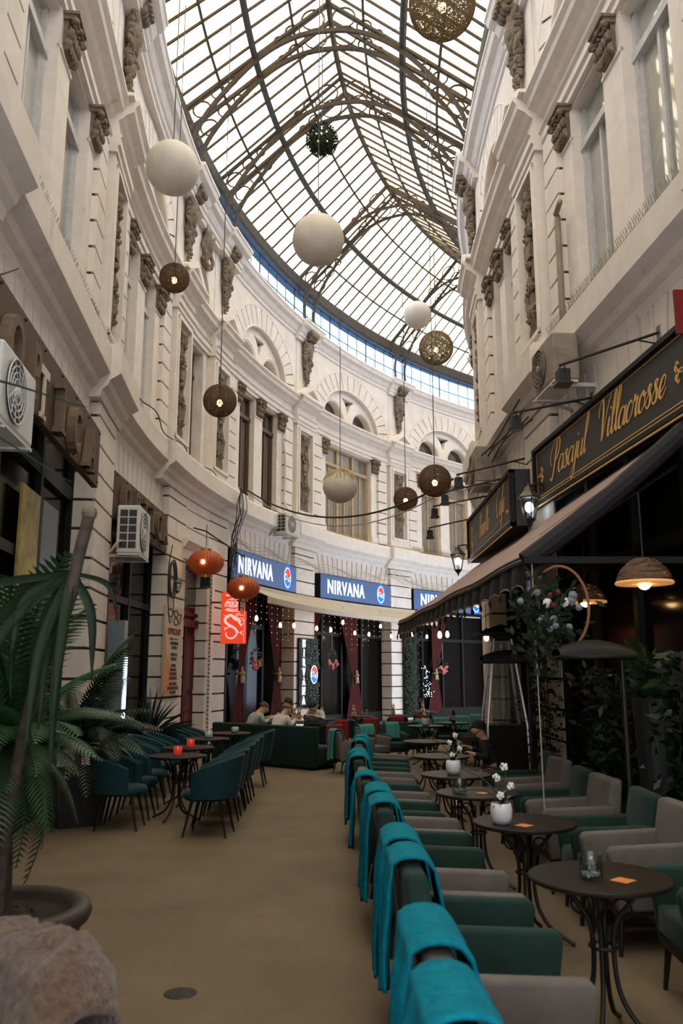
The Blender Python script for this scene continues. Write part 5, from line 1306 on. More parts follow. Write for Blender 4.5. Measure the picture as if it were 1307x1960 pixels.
# orchid vases, terrarium, coasters
def vase(loc, k, label, seed, tall=1.):
    t = thing('orchid_vase', label, 'vase', loc, group='white vases with flowers'); t.scale = (k,) * 3; rr = random.Random(seed)
    obj('pot', MB().lathe([(0, 0), (.045, 0), (.062, .03), (.066, .075), (.058, .115), (.052, .118), (.052, .105), (0, .10)], 28), M['ceramic'], t, smooth='all')
    lf = MB()
    for i in range(16):
        a = rr.uniform(0, 2 * PI); L_ = rr.uniform(.06, .10); h = rr.uniform(.01, .07); c, s = cos(a), sin(a)
        lf.grid(5, 2, lambda u, v: (c * L_ * u - s * (v - .5) * .035 * sin(PI * min(1, u + .12)), s * L_ * u + c * (v - .5) * .035 * sin(PI * min(1, u + .12)), .11 + h * u * 2 - .05 * u * u))
    obj('leaves', lf, M['leaf'], t, smooth='all')
    stm = MB(); P1 = spline([(0, 0, .11), (-.01, -.01, .2 * tall), (.03, -.02, .28 * tall), (.0, -.03, .34 * tall)], 5); stm.tube(P1, .004, 5); P2 = spline([(0, 0, .11), (-.03, 0, .18), (-.10, .01, .25 * tall), (-.2, .02, .30 * tall)], 5); stm.tube(P2, .004, 5); stm.tube(spline([(-.02, 0, .15), (-.12, .01, .19), (-.22, .0, .19)], 5), .0045, 5); obj('stem', stm, M['leaf'], t)
    for c in ((-.012, -.06, .165), (.055, -.035, .215), (-.03, -.04, .265 * tall), (.02, -.03, .325 * tall)):
        f = MB()
        for i in range(5):
            a = 2 * PI * i / 5 + rr.random(); f.ball((c[0] + .014 * cos(a), c[1] + rr.uniform(-.008, .008), c[2] + .014 * sin(a)), .0115, 8, 5, (1, .45, 1))
        f.ball((c[0], c[1] - .012, c[2]), .010, 6, 4); obj('flower', f, M['flower_white'], t, smooth='all')
    return t
vase((1.06, 5.78, .742), 1.12, 'white vase with white orchids on the second right table', 3)
vase((1.10, 8.5, .742), 1.15, 'white pot with cream flowers on the fourth right table', 8)
vase((1.6, 16.2, .742), 1.2, 'small white pot of greenery on a far table by the pale throws', 12, .7)
def terrarium(loc, label, k=1.):
    t = thing('glass_terrarium', label, 'terrarium', loc, group='small glass terrariums'); t.scale = (k,) * 3
    obj('glass', MB().lathe([(0, 0), (.052, 0), (.056, .008), (.056, .115), (.052, .115), (.052, .012), (0, .010)], 28), M['clearcup'], t, smooth='all')
    pb = MB(); rr = random.Random(1)
    for i in range(46): a = rr.uniform(0, 2 * PI); r = .044 * rr.random() ** .5; pb.ball((r * cos(a), r * sin(a), rr.uniform(.014, .036)), .008, 6, 4)
    obj('pebbles', pb, M['pebble'], t, smooth='all'); sc = MB()
    for i in range(14):
        a = 2 * PI * i / 14 * 2.4; L_ = .05 + .03 * rr.random(); e = .3 + .6 * (i / 14); sc.tube([(0, 0, .035), (cos(a) * L_ * .5 * cos(e), sin(a) * L_ * .5 * cos(e), .035 + L_ * .6 * sin(e)), (cos(a) * L_ * cos(e), sin(a) * L_ * cos(e), .035 + L_ * sin(e))], [.008, .007, .001], 5)
    obj('succulent', sc, M['leaf'], t); return t
terrarium((1.21, 4.28, .742), 'glass terrarium with succulent and pebbles on the nearest right table'); terrarium((.98, 7.2, .742), 'glass jar with dried flowers on the third right table')
for loc, lb in (((1.35, 4.24, .742), 'orange paper coaster beside the terrarium on the nearest table'), ((1.19, 5.70, .742), 'orange paper coaster beside the white orchid vase'), ((1.17, 7.18, .742), 'orange paper coaster on the third right table')):
    o = obj('coaster', lbox(-.045, .045, -.045, .045, 0, .003), M['orange_card'], loc=loc, rz=.75); tag(o, lb, 'coaster', 'orange paper coasters')
t = thing('wine_bottle', 'dark bottle standing on a far table of the terrace', 'bottle', (2.25, 17.15, .742)); obj('glass', MB().lathe([(0, 0), (.04, 0), (.04, .19), (.015, .25), (.015, .31), (0, .31)], 18), M['bottle'], t, smooth='all'); obj('label', MB().lathe([(.0405, .05), (.0405, .14)], 18), M['cream_board'], t); obj('foil', MB().lathe([(.0165, .24), (.0165, .315), (0, .316)], 14), M['gold'], t)
# bottle-green bench seen from behind
t = thing('sofa', 'long bottle green bench seat seen from behind with the group beyond', 'sofa', (-1.52, 16.25, 0), math.atan2(1.62, -2.06) - PI)
L_ = 1.33
obj('backrest', lbox(-L_, L_, -.04, .12, .04, .76), M['velvet_sofa'], t, smooth=True, bevel=.035, seg=3); obj('seat', lbox(-L_ + .02, L_ + .03, .10, .66, .08, .40), M['velvet_sofa'], t, smooth=True, bevel=.04, seg=3); obj('plinth', lbox(-L_ + .05, L_ - .05, .0, .6, 0, .09), M['black'], t)
# dark armchairs with red throws in front of the glazed fronts
AD = make_tub('x'); AD['group'] = 'dark chairs with red throws'
for c in AD.children: c.data = c.data.copy(); c.data.materials[0] = M['velvet_sofa'] if c.name.split('.')[0] != 'leg' else M['black']
for i, (x, y, rz, lb) in enumerate(((-.25, 17.3, PI / 2 + .3, 'dark chair with red throw just right of the green bench'), (.12, 19.0, PI / 2 - .2, 'dark chair with red throw, second from the green bench'), (.62, 19.8, PI / 2, 'dark chair with red throw, third from the green bench'), (1.35, 20.6, PI / 2, 'dark chair with slumped dark red throw before the last white pier'), (2.1, 21.9, PI / 2 - .2, 'dark chair with bright red throw before the farthest front'))):
    put(AD, lb, (x, y, 0), rz, 'dark chairs with red throws', .84)
    put_throw(i + 1, lb.replace('dark chair with ', '').replace('red throw', 'red throw over a dark chair').replace(' before the farthest front', ' by the farthest front').replace(' before the last white pier', ' by the last pier'), (x + .0, y + .0, -.02), rz, M['fleece_red'], .80, 'red throws', 'red_throw')
for i, (x, y, lb) in enumerate(((.45, 20.9, 'dark table with the rabbit and glasses before the red curtain'), (1.35, 21.6, 'dark table with a rabbit before the last white pier'), (-.45, 19.6, 'small table with a rabbit behind the seated group'), (2.3, 23.2, 'dark table with a rabbit in the far corner'))): put(TB, lb, (x, y, 0), .2, 'dark tables before the glazed fronts', .92)
# painted rabbit figurines
r0 = None
for loc, lb in (((.30, 20.75, .683), 'painted rabbit figurine among glasses before the red curtain'), ((1.30, 21.5, .683), 'painted rabbit figurine before the last white pier'), ((-.45, 19.5, .683), 'painted rabbit figurine on the small table behind the seated group'), ((2.2, 23.1, .683), 'painted rabbit figurine in the far corner'), ((-1.02, 18.35, .72), 'painted rabbit figurine in front of the seated group'), ((-.92, 18.55, .72), 'second painted rabbit figurine close behind the one before the group')):
    if r0 is None:
        r0 = thing('rabbit_figurine', lb, 'figurine', loc, group='painted rabbit figurines')
        b = MB(); b.ball((0, 0, .085), .075, 12, 8, (1, .9, 1.15)); b.ball((0, -.03, .20), .052, 12, 8); b.ball((.05, -.05, .03), .035, 8, 5, (1, 1.4, .8)); b.ball((-.05, -.05, .03), .035, 8, 5, (1, 1.4, .8)); b.ball((0, .07, .06), .03, 8, 5); obj('body', b, M['rabbit'], r0, smooth='all')
        for sx in (-1, 1): obj('ear', MB().ball((sx * .026, -.02, .29), .062, 8, 6, (.33, .25, 1)), M['rabbit'], r0, smooth='all')
    else: dup(r0, lb, loc)
for o in bpy.data.objects:
    if o.name.startswith('rabbit_figurine'): o.scale = (.78,) * 3
for i, (x, y, lb) in enumerate(((.50, 20.8, 'clear glass beside the rabbit before the red curtain'), (.62, 20.95, 'second clear glass beside the rabbit before the red curtain'))):
    o = obj('drinking_glass', MB().lathe([(0, 0), (.035, 0), (.04, .15), (.036, .15), (.032, .01), (0, .008)], 16), M['clearcup'], loc=(x, y, .683), smooth='all'); tag(o, lb, 'glass', 'drinking glasses')
# foreground chair with brown fur throw
put(AG, 'green armchair at the lower left corner under a brown fur', (-1.24, 2.56, 0), -2.30, 'velvet armchair in the lower left corner')
fm_ = MB(); 
def fur(u, v):
    y = (u - .5) * .70; d = v * 1.15; fz = .03 * noise.noise(Vector((u * 6, v * 7, 3))) + .02 * noise.noise(Vector((u * 15, v * 17, 5)))
    if d < .5: q = .5 - d; x, z = -.42 - .07 * q - abs(fz), .915 - q
    elif d < .72: q = (d - .5) / .22; a = PI * (1 - q); x = -.325 + .10 * cos(a); z = .905 + (.05 + fz) * sin(a)
    else: q = d - .72; x, z = -.215 + .2 * q + abs(fz), .90 - q
    z -= 1.6 * max(0, abs(u - .5) - .33) ** 1.3; return (x, y + .1, z + fz * .6)
fm_.grid(40, 60, fur); o = obj('fur_throw', fm_, M['fur'], loc=(-1.24, 2.56, 0), rz=-2.30, smooth='all'); md = o.modifiers.new('thick', 'SOLIDIFY'); md.thickness = .02; tag(o, 'brown fur throw over the chair back in the lower left corner', 'blanket')
# floor drain
t = thing('floor_drain', 'small round metal drain cover in the floor near the bottom', 'drain', (-.88, 4.95, 0)); obj('cover', MB().lathe([(0, .004), (.085, .004), (.09, .001)], 28), M['iron'], t)
sl = MB(); [sl.tube([(.018 * k - .054, -.05, .005), (.018 * k - .054, .05, .005)], .003, 4) for k in range(7)]; obj('slots', sl, M['joint'], t)
# ------------------------------------------------------------------ hanging globes
def cord_to(loc, r, top, parent, m='cord'): obj('cord', MB().tube([(0, 0, r), (0, 0, top - loc[2])], .009, 5), M[m], parent)
for loc, d, lb, top in (((-.36, 11.8, 8.30), .80, 'large white paper globe in the middle under the roof', 14.2), ((-2.55, 11.3, 9.2), .80, 'white paper globe with drips close to the left wall', 13.6), ((2.2, 22.5, 11.9), .80, 'small looking white globe high on the right by the gold wicker ball', 15.2)):
    t = thing('paper_globe', label=lb, cat='pendant', loc=loc, group='white paper globes')
    r = d / 2; obj('shade', MB().ball((0, 0, 0), r, 32, 20, wob=.01), M['white_paper'], t, smooth='all')
    sm = MB()
    for i in range(24):
        a = 2 * PI * i / 24; sm.tube([(r * 1.002 * sin(q) * cos(a), r * 1.002 * sin(q) * sin(a), r * 1.002 * cos(q)) for q in [.1 + (PI - .2) * k / 12 for k in range(13)]], .0016, 3, caps=False)
    obj('seam', sm, M['white_paper'], t); obj('cap', MB().lathe([(.05, r - .01), (.05, r + .03), (0, r + .05)], 14), M['cord'], t); cord_to(loc, r, top, t)
t = thing('paper_globe', 'pale globe with shaggy straw top hanging before the tan triple window', 'pendant', (-.03, 18.2, 5.83), group='white paper globes')
obj('shade', MB().ball((0, 0, 0), .39, 32, 20, (1, 1, .95)), M['white_paper'], t, smooth='all'); sw = MB(); rr = random.Random(3)
for i in range(420):
    a = rr.uniform(0, 2 * PI); q0 = rr.uniform(.0, .8); q1 = q0 + rr.uniform(.3, .65); R2 = .40 + rr.uniform(0, .03)
    sw.tube([(R2 * sin(q) * cos(a + rr.uniform(-.06, .06)), R2 * sin(q) * sin(a), R2 * .95 * cos(q)) for q in (q0, (q0 + q1) / 2, q1)], .0045, 3, caps=False)
obj('straw_fringe', sw, M['straw'], t); cord_to((-.03, 18.2, 5.83), .38, 14.6, t)
def mk_wicker(n, th, seed):
    mb = MB(); rr = random.Random(seed)
    for k in range(n):
        ax = Vector((rr.gauss(0, 1), rr.gauss(0, 1), rr.gauss(0, 1))).normalized(); e1 = ax.orthogonal().normalized(); e2 = ax.cross(e1); h = rr.uniform(-.75, .75); r = math.sqrt(1 - h * h)
        mb.tube([ax * h + (e1 * cos(a) + e2 * sin(a)) * r for a in [2 * PI * i / 34 for i in range(34)]], th, 3, closed=True)
    return mb
wk = {c: make_mesh('wicker_shade', mk_wicker(n, th, sd), M[c]) for c, n, th, sd in (('wicker', 330, .0075, 5), ('wicker_gold', 280, .0075, 6))}
bulb_me = make_mesh('bulb', MB().ball((0, 0, 0), .05, 12, 8, (1, 1, 1.2)), M['bulb'], 'all')
for loc, d, c, lb, top in (((1.15, 8.2, 9.22), .76, 'wicker_gold', 'biggest wicker ball lamp, cut off by the top of the picture', 13.2), ((-2.8, 12.9, 8.22), .50, 'wicker', 'dark wicker ball lamp against the left wall below the dripping white globe', 13.5), ((-2.04, 13.3, 6.2), .56, 'wicker', 'olive brown wicker ball lamp in front of the left twin windows', 13.5),
                      ((1.92, 15.9, 8.2), .70, 'wicker_gold', 'gold wicker ball lamp on the right in front of the blue clerestory', 14.5), ((1.73, 15., 5.22), .61, 'wicker', 'dark wicker ball lamp on the right above the cable', 14.3), ((1.47, 18.6, 5.63), .56, 'wicker', 'smaller wicker ball lamp before the far carved panel', 14.8)):
    t = thing('wicker_lamp', lb, 'pendant lamp', loc, group='wicker ball lamps'); o = obj('wicker_shade', wk[c], None, t); o.scale = (d / 2,) * 3
    b = obj('bulb', bulb_me, None, t, loc=(0, 0, -.04)); obj('socket', MB().tube([(0, 0, .02), (0, 0, d / 2)], .016, 8), M['black'], t); cord_to(loc, d / 2, top, t)
t = thing('topiary_ball', 'green leafy ball with tiny lights hanging under the glass roof', 'pendant', (-.34, 12.9, 10.8)); rr = random.Random(8); lf = MB()
for i in range(1500):
    d = Vector((rr.gauss(0, 1), rr.gauss(0, 1), rr.gauss(0, 1))).normalized(); c = d * rr.uniform(.22, .285); a = (d + Vector((rr.uniform(-1, 1), rr.uniform(-1, 1), rr.uniform(-1, 1))) * .8).normalized() * .035; b = a.cross(d).normalized() * .014
    lf.add([c - a * .4, c + b, c + a, c - b], [(0, 1, 2, 3)])
obj('foliage', lf, M['leaf_grey'], t); obj('core', MB().ball((0, 0, 0), .22, 14, 10), M['leaf_dark'], t)
lt = MB(); [lt.ball(Vector((rr.uniform(-.6, .6), -1, rr.uniform(-.8, .3))).normalized() * .285, .009, 6, 4) for k in range(8)]; obj('lights', lt, M['bulb_dim'], t); cord_to((0, 0, 10.8), .26, 15.5, t)
# cables across the passage
def cable(name, pts, r, m, lb): o = obj(name, MB().tube(spline(pts, 8), r, 5), M[m], smooth='all'); return tag(o, lb, 'cable', 'cables across the passage')
pL, pR = LP.pt(9.4, .55, 6.42), RP.pt(5.2, .9, 5.45)
def sag(a, b, dz, n=8): return [tuple(a.lerp(b, k / n) + Vector((0, 0, -4 * dz * (k / n) * (1 - k / n)))) for k in range(n + 1)]
cable('overhead_cable', sag(pL, pR, .75), .022, 'cable', 'thick sagging cable bundle crossing in front of the tan windows')
cable('overhead_cable', sag(pL + Vector((0, 0, -.05)), pR + Vector((0, .1, -.12)), .85), .014, 'cream_cable', 'pale cable sagging just below the thick black bundle')
cable('suspension_wire', sag(LP.pt(3.0, .75, 12.85), RP.pt(.8, .65, 12.7), .25), .006, 'cable', 'thin wire high across carrying the white globes')
cable('suspension_wire', sag(LP.pt(12, .6, 12.85), RP.pt(5.0, .6, 12.7), .25), .006, 'cable', 'thin wire farther back high across carrying the wicker lamps')
cable('suspension_wire', sag(LP.pt(-4.2, .3, 11.4), RP.pt(-2., .65, 13.2), .15), .006, 'cable', 'thin wire nearest across at the top left')
# drooping wires along the left ledge and above the blue signs
cable('wall_wires', [tuple(LP.pt(s, .42 + .05 * sin(s * 3), 6.42 - .10 * abs(sin(s * 1.3)))) for s in [1.0 + .4 * k for k in range(19)]], .012, 'cable', 'black wires lying loosely on the left ledge past the first pier')
t = thing('wire_tangle', 'tangle of black wires hanging down the pier beside the first blue sign', 'cable', (0, 0, 0)); wt = MB(); rr = random.Random(14)
for k in range(9):
    s = 8.75 + rr.uniform(-.2, .3); wt.tube(spline([tuple(LP.pt(s + rr.uniform(-.18, .18), (.58 + rr.uniform(0, .10)) if z > 5.2 else .42 + rr.uniform(0, .1), z)) for z in (6.3, 5.9, 5.5, 5.1, 4.7, 4.3, 4.95 if k % 2 else 3.9)], 6), .011, 4)
obj('wires', wt, M['cable'], t)
wt = MB()
for k in range(4): wt.tube(spline([tuple(LP.pt(9.0 + .8 * i, .30 + .05 * k, 4.99 + .04 * k + .06 * sin(i * 2.1 + k) + (.25 if i == 14 else 0))) for i in range(21)], 4), .012, 4)
o = obj('sign_wires', wt, M['cream_cable']); tag(o, 'pale loose wires running along the tops of the blue signs', 'cable')
wt = MB()
for k in range(4): wt.tube(spline([tuple(RP.pt(6.2 - .65 * i, .36 + .06 * k, 5.42 + .05 * k - .10 * sin(i * .9 + k))) for i in range(9)], 4), .014, 4)
o = obj('wall_wires', wt, M['cable']); tag(o, 'bundle of wires slung along the right wall past the air conditioners', 'cable')
dp = MB(); dp.tube(spline([tuple(RP.pt(.02, .18, z)) for z in (8.0, 7.6, 7.2, 6.8, 6.4)], 4), .045, 8); dp.tube(spline([tuple(RP.pt(.02 - .25 * q, .2 + .02 * q, 8.02 + .05 * q)) for q in (0, .5, 1)], 3), .04, 8); o = obj('drain_pipe', dp, M['ac_old'], smooth='all'); tag(o, 'short grey pipe stub beside the carved panel on the right wall', 'pipe')
wp = MB(); wp.tube(spline([tuple(LP.pt(13.0, .18, 9.0)), tuple(LP.pt(12.8, .16, 8.7)), tuple(LP.pt(12.95, .18, 8.3)), tuple(LP.pt(12.95, .18, 7.4)), tuple(LP.pt(12.9, .2, 6.8)), tuple(LP.pt(12.8, .45, 6.45))], 6), .03, 6); o = obj('hose', wp, M['ac_white'], smooth='all'); tag(o, 'white hose running down beside the brown twin windows to the small air conditioner', 'pipe')
# ------------------------------------------------------------------ plants
def mk_frond(L, droop, wid, n, seed, curl=0.):
    """pinnate frond along +x, rising then arching over"""
    rr = random.Random(seed); mb = MB(); pts = []
    for i in range(n + 1):
        u = i / n; pts.append(Vector((L * (u - .12 * droop * u * u), curl * u * u, L * (.34 * u - droop * .75 * u ** 2.2))))
    mb.tube(pts, [.011 * (1 - .8 * i / n) + .002 for i in range(n + 1)], 5)
    for i in range(2, n + 1):
        u = i / n; p = pts[i]; t = (pts[i] - pts[i - 1]).normalized(); side = t.cross(Vector((0, 0, 1))).normalized(); up = side.cross(t)
        ln = wid * (sin(PI * min(1, .12 + .88 * u)) ** .7) + .03
        for sg in (-1, 1):
            d = (side * sg * .86 + t * .5 - up * .12).normalized(); q = p + d * ln - Vector((0, 0, .22 * ln)); mid = p + d * ln * .5 - Vector((0, 0, .03 * ln)); w = t * .0062 * (1 + L * .5)
            mb.add([p - w, p + w, mid + w * 1.3, q, mid - w * 1.3], [(0, 1, 2, 3, 4)])
    return mb
FR = {m: [make_mesh('frond', mk_frond(1., dr, .22, 30, sd, cu), M[m]) for dr, sd, cu in ((.5, 1, .1), (.9, 2, -.15), (1.25, 3, .05))] for m in ('leaf', 'leaf_dark')}
def fronds(parent, base, lst, m='leaf'):
    for az, el, L_, v in lst:
        o = obj('frond', FR[m][v], None, parent, mtx=Matrix.Translation(base) @ Matrix.Rotation(az, 4, 'Z') @ Matrix.Rotation(-el, 4, 'Y') @ Matrix.Scale(L_, 4))
t = thing('potted_palm', 'big palm in a round clay pot at the left edge of the foreground', 'plant', (-1.92, 4.95, 0))
obj('pot', MB().lathe([(0, 0), (.34, 0), (.40, .10), (.45, .27), (.455, .33), (.50, .36), (.515, .40), (.50, .44), (.44, .45), (.40, .42), (.40, .38)], 40), M['pot'], t, smooth='all')
so = MB(); so.grid(20, 20, lambda u, v: ((u - .5) * .8 * (1 if True else 0) * min(1, .5 / max(.5, math.hypot(u - .5, v - .5) * 2) + .0), (v - .5) * .8 * min(1, .5 / max(.5, math.hypot(u - .5, v - .5) * 2)), .385 + .03 * noise.noise(Vector((u * 9, v * 9, 0))))); obj('soil', so, M['soil'], t, smooth='all')
obj('trunk', MB().tube(spline([(0, .0, .36), (.0, .0, .7), (-.02, -.02, 1.05), (.0, -.02, 1.3)], 5), [.085, .08, .075, .072, .07, .068, .066, .064, .062, .06, .06, .06, .06, .06, .058, .05], 10), M['bark'], t, smooth='all')
fronds(t, (0, -.02, 1.28), [(.9, 1.3, 1.2, 0), (-.9, 1.25, 1.25, 0), (2.3, 1.25, 1.25, 0), (-2.2, 1.1, 1.2, 0), (0, 1.15, 1.0, 0), (-1.6, 1.2, 1.1, 0), (-.4, .55, .62, 1), (.35, .25, .55, 1), (-1.0, .0, .5, 1), (-.15, .35, .6, 1), (.1, -.15, .55, 2), (-.85, .5, .7, 1), (.6, .6, .75, 1), (-.6, -.2, .55, 2), (1.0, -.3, .6, 2), (.2, .75, .8, 0), (-1.2, .45, .7, 1), (-1.4, .75, .7, 1), (-.1, .12, .50, 1), (-.75, .20, .55, 1), (1.2, .35, .6, 1), (3.4, .4, .8, 1), (-.25, -.5, .55, 2), (.5, -.75, .72, 2), (-.65, -.75, .6, 2), (1.9, .2, .7, 1), (-1.3, -.2, .6, 2), (4.4, .5, .8, 1)])
t = thing('strap_leaf_plant', 'leaning strap leaf plant with cut stem and drooping grey green leaves in the left foreground', 'plant', (-1.75, 4.6, 0))
obj('stem', MB().tube(spline([(-.10, .20, .38), (-.05, .1, .9), (.15, -.2, 1.6), (.36, -.38, 2.05), (.40, -.40, 2.26), (.45, -.40, 2.52)], 6), .032, 8), M['bark'], t, smooth='all')
obj('cut_end', MB().ball((.45, -.40, 2.53), .042, 10, 6), M['relief'], t); lf = MB()
for e, w in (((.52, -.42, 1.70), .026), ((.12, -.45, 1.82), .03), ((.32, -.36, 1.24), .03), ((.24, -.5, 1.34), .028), ((.05, -.3, 1.95), .026), ((.6, -.3, 1.98), .016), ((.38, -.55, 1.5), .028), ((-.1, -.3, 1.62), .028), ((.15, -.2, 1.45), .028), ((-.3, -.45, 1.9), .024), ((.2, -.3, 1.6), .026), ((.0, -.5, 1.5), .026), ((.28, -.45, 1.45), .024)):
    a = Vector((.38, -.40, 2.22)); b = Vector(e); m_ = (a + b) / 2 + Vector(((b.x - a.x) * .3, 0, .06)); P = spline([a, m_, b], 7); sd = (b - a).cross(Vector((0, 1, .1))).normalized()
    lf.grid(len(P) - 1, 2, lambda u, v: tuple(P[min(len(P) - 1, int(round(u * (len(P) - 1))))] + sd * (v - .5) * 2 * w * math.sin(PI * min(.97, .2 + u * .78)) ** .8 + Vector((0, .012 * (1 - abs(v - .5) * 4), 0))))
obj('leaves', lf, M['leaf_grey'], t, smooth='all')
t = thing('dracaena', 'tall dracaena whose long thin leaves cross the near air conditioner at the left edge', 'plant', (-2.35, 3.5, 0))
obj('pot', MB().lathe([(0, 0), (.2, 0), (.26, .4), (.24, .4), (.22, .36), (0, .36)], 24), M['planter'], t); obj('trunk', MB().tube([(0, 0, .3), (.03, 0, 1.6), (.02, 0, 2.85)], .035, 8), M['bark'], t); lf = MB()
for e in ((1.23, .0, 2.87), (1.18, .0, 2.53), (.88, .0, 3.53), (.7, .1, 2.45), (-.5, .2, 3.4), (.3, .6, 3.5), (.5, -.5, 3.2), (-.4, -.4, 3.1), (.2, .4, 2.3), (.1, 0, 3.7)):
    a = Vector((.02, 0, 2.85)); b = Vector(e); m_ = (a + b) / 2 + Vector((0, 0, .16)); P = spline([a, m_, b], 8)
    lf.tube(P, [.016 * (1 - .85 * i / (len(P) - 1)) for i in range(len(P))], 4)
obj('leaves', lf, M['leaf_grey'], t)
t = thing('planter_palm', 'palm in a black square planter behind the first teal chairs', 'plant', (-3.10, 10.1, 0), .62)
pm = MB(); pm.add([(-.24, -.24, 0), (.24, -.24, 0), (.24, .24, 0), (-.24, .24, 0), (-.33, -.33, .62), (.33, -.33, .62), (.33, .33, .62), (-.33, .33, .62), (-.29, -.29, .62), (.29, -.29, .62), (.29, .29, .62), (-.29, .29, .62), (-.28, -.28, .55), (.28, -.28, .55), (.28, .28, .55), (-.28, .28, .55)], [(3, 2, 1, 0)] + [(i, (i + 1) % 4, 4 + (i + 1) % 4, 4 + i) for i in range(4)] + [(4 + i, 4 + (i + 1) % 4, 8 + (i + 1) % 4, 8 + i) for i in range(4)] + [(8 + i, 8 + (i + 1) % 4, 12 + (i + 1) % 4, 12 + i) for i in range(4)])
obj('pot', pm, M['planter'], t); obj('soil', lbox(-.28, .28, -.28, .28, .5, .55), M['soil'], t); obj('trunk', MB().tube([(0, 0, .5), (.02, 0, .9)], [.05, .04], 8), M['bark'], t)
fronds(t, (.02, 0, .88), [(-1.1, 1.15, 1.35, 0), (-.2, 1.2, 1.5, 0), (-.9, .3, .95, 1)])
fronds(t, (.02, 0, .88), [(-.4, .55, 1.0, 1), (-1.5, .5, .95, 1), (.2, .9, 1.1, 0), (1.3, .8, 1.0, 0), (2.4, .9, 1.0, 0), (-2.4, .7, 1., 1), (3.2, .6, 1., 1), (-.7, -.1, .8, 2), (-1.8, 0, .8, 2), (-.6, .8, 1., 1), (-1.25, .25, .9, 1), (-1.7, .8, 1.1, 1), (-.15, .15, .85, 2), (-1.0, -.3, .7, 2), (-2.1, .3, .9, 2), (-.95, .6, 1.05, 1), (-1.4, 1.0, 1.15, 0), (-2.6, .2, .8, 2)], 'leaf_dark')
def spiky(loc, lb, n, L_, z0, ps):
    t = thing('yucca', lb, 'plant', loc); obj('pot', MB().lathe([(0, 0), (.16, 0), (.22, z0 - .12), (.23, z0 - .1), (.2, z0 - .1), (0, z0 - .14)], 24), M['planter'], t); lf = MB(); rr = random.Random(ps)
    for i in range(n):
        a = rr.uniform(0, 2 * PI); el = rr.uniform(.15, 1.45); l = L_ * rr.uniform(.75, 1.1); d = Vector((cos(a) * cos(el), sin(a) * cos(el), sin(el))); s = d.cross(Vector((0, 0, 1))).normalized() * .022
        p0 = Vector((0, 0, z0 - .12)); p1 = p0 + d * l * .55; p2 = p0 + d * l - Vector((0, 0, .16 * l * cos(el)))
        lf.add([p0 - s * .7, p0 + s * .7, p1 + s, p2, p1 - s], [(0, 1, 2, 3, 4)])
    obj('leaves', lf, M['leaf_dark'], t); return t
spiky((-3.08, 13.7, 0), 'dark spiky yucca in front of the white pier beside the tall cream board', 60, .80, .85, 4)
t = thing('fern', 'fern in a tall black pot at the right edge under the nearest dome lamp', 'plant', (2.78, 7.55, 0)); obj('pot', MB().lathe([(0, 0), (.14, 0), (.19, 1.5), (.17, 1.5), (0, 1.45)], 20), M['planter'], t)
fronds(t, (0, 0, 1.46), [(2.6, 1.25, .62, 0), (3.6, .9, .6, 0), (1.6, 1.0, .6, 0), (4.4, .6, .6, 1), (-2.6, 1.1, .7, 0), (.8, .8, .6, 1)], 'leaf')
t = thing('fern', 'palm fern tip poking in at the right edge above the pale grey armchair', 'plant', (2.72, 5.25, 0)); obj('pot', MB().lathe([(0, 0), (.14, 0), (.19, .95), (.17, .95), (0, .9)], 20), M['planter'], t)
fronds(t, (0, 0, .92), [(2.9, .45, .62, 1), (3.6, .9, .6, 0), (1.8, .9, .6, 0), (4.4, .8, .6, 1)], 'leaf_dark')

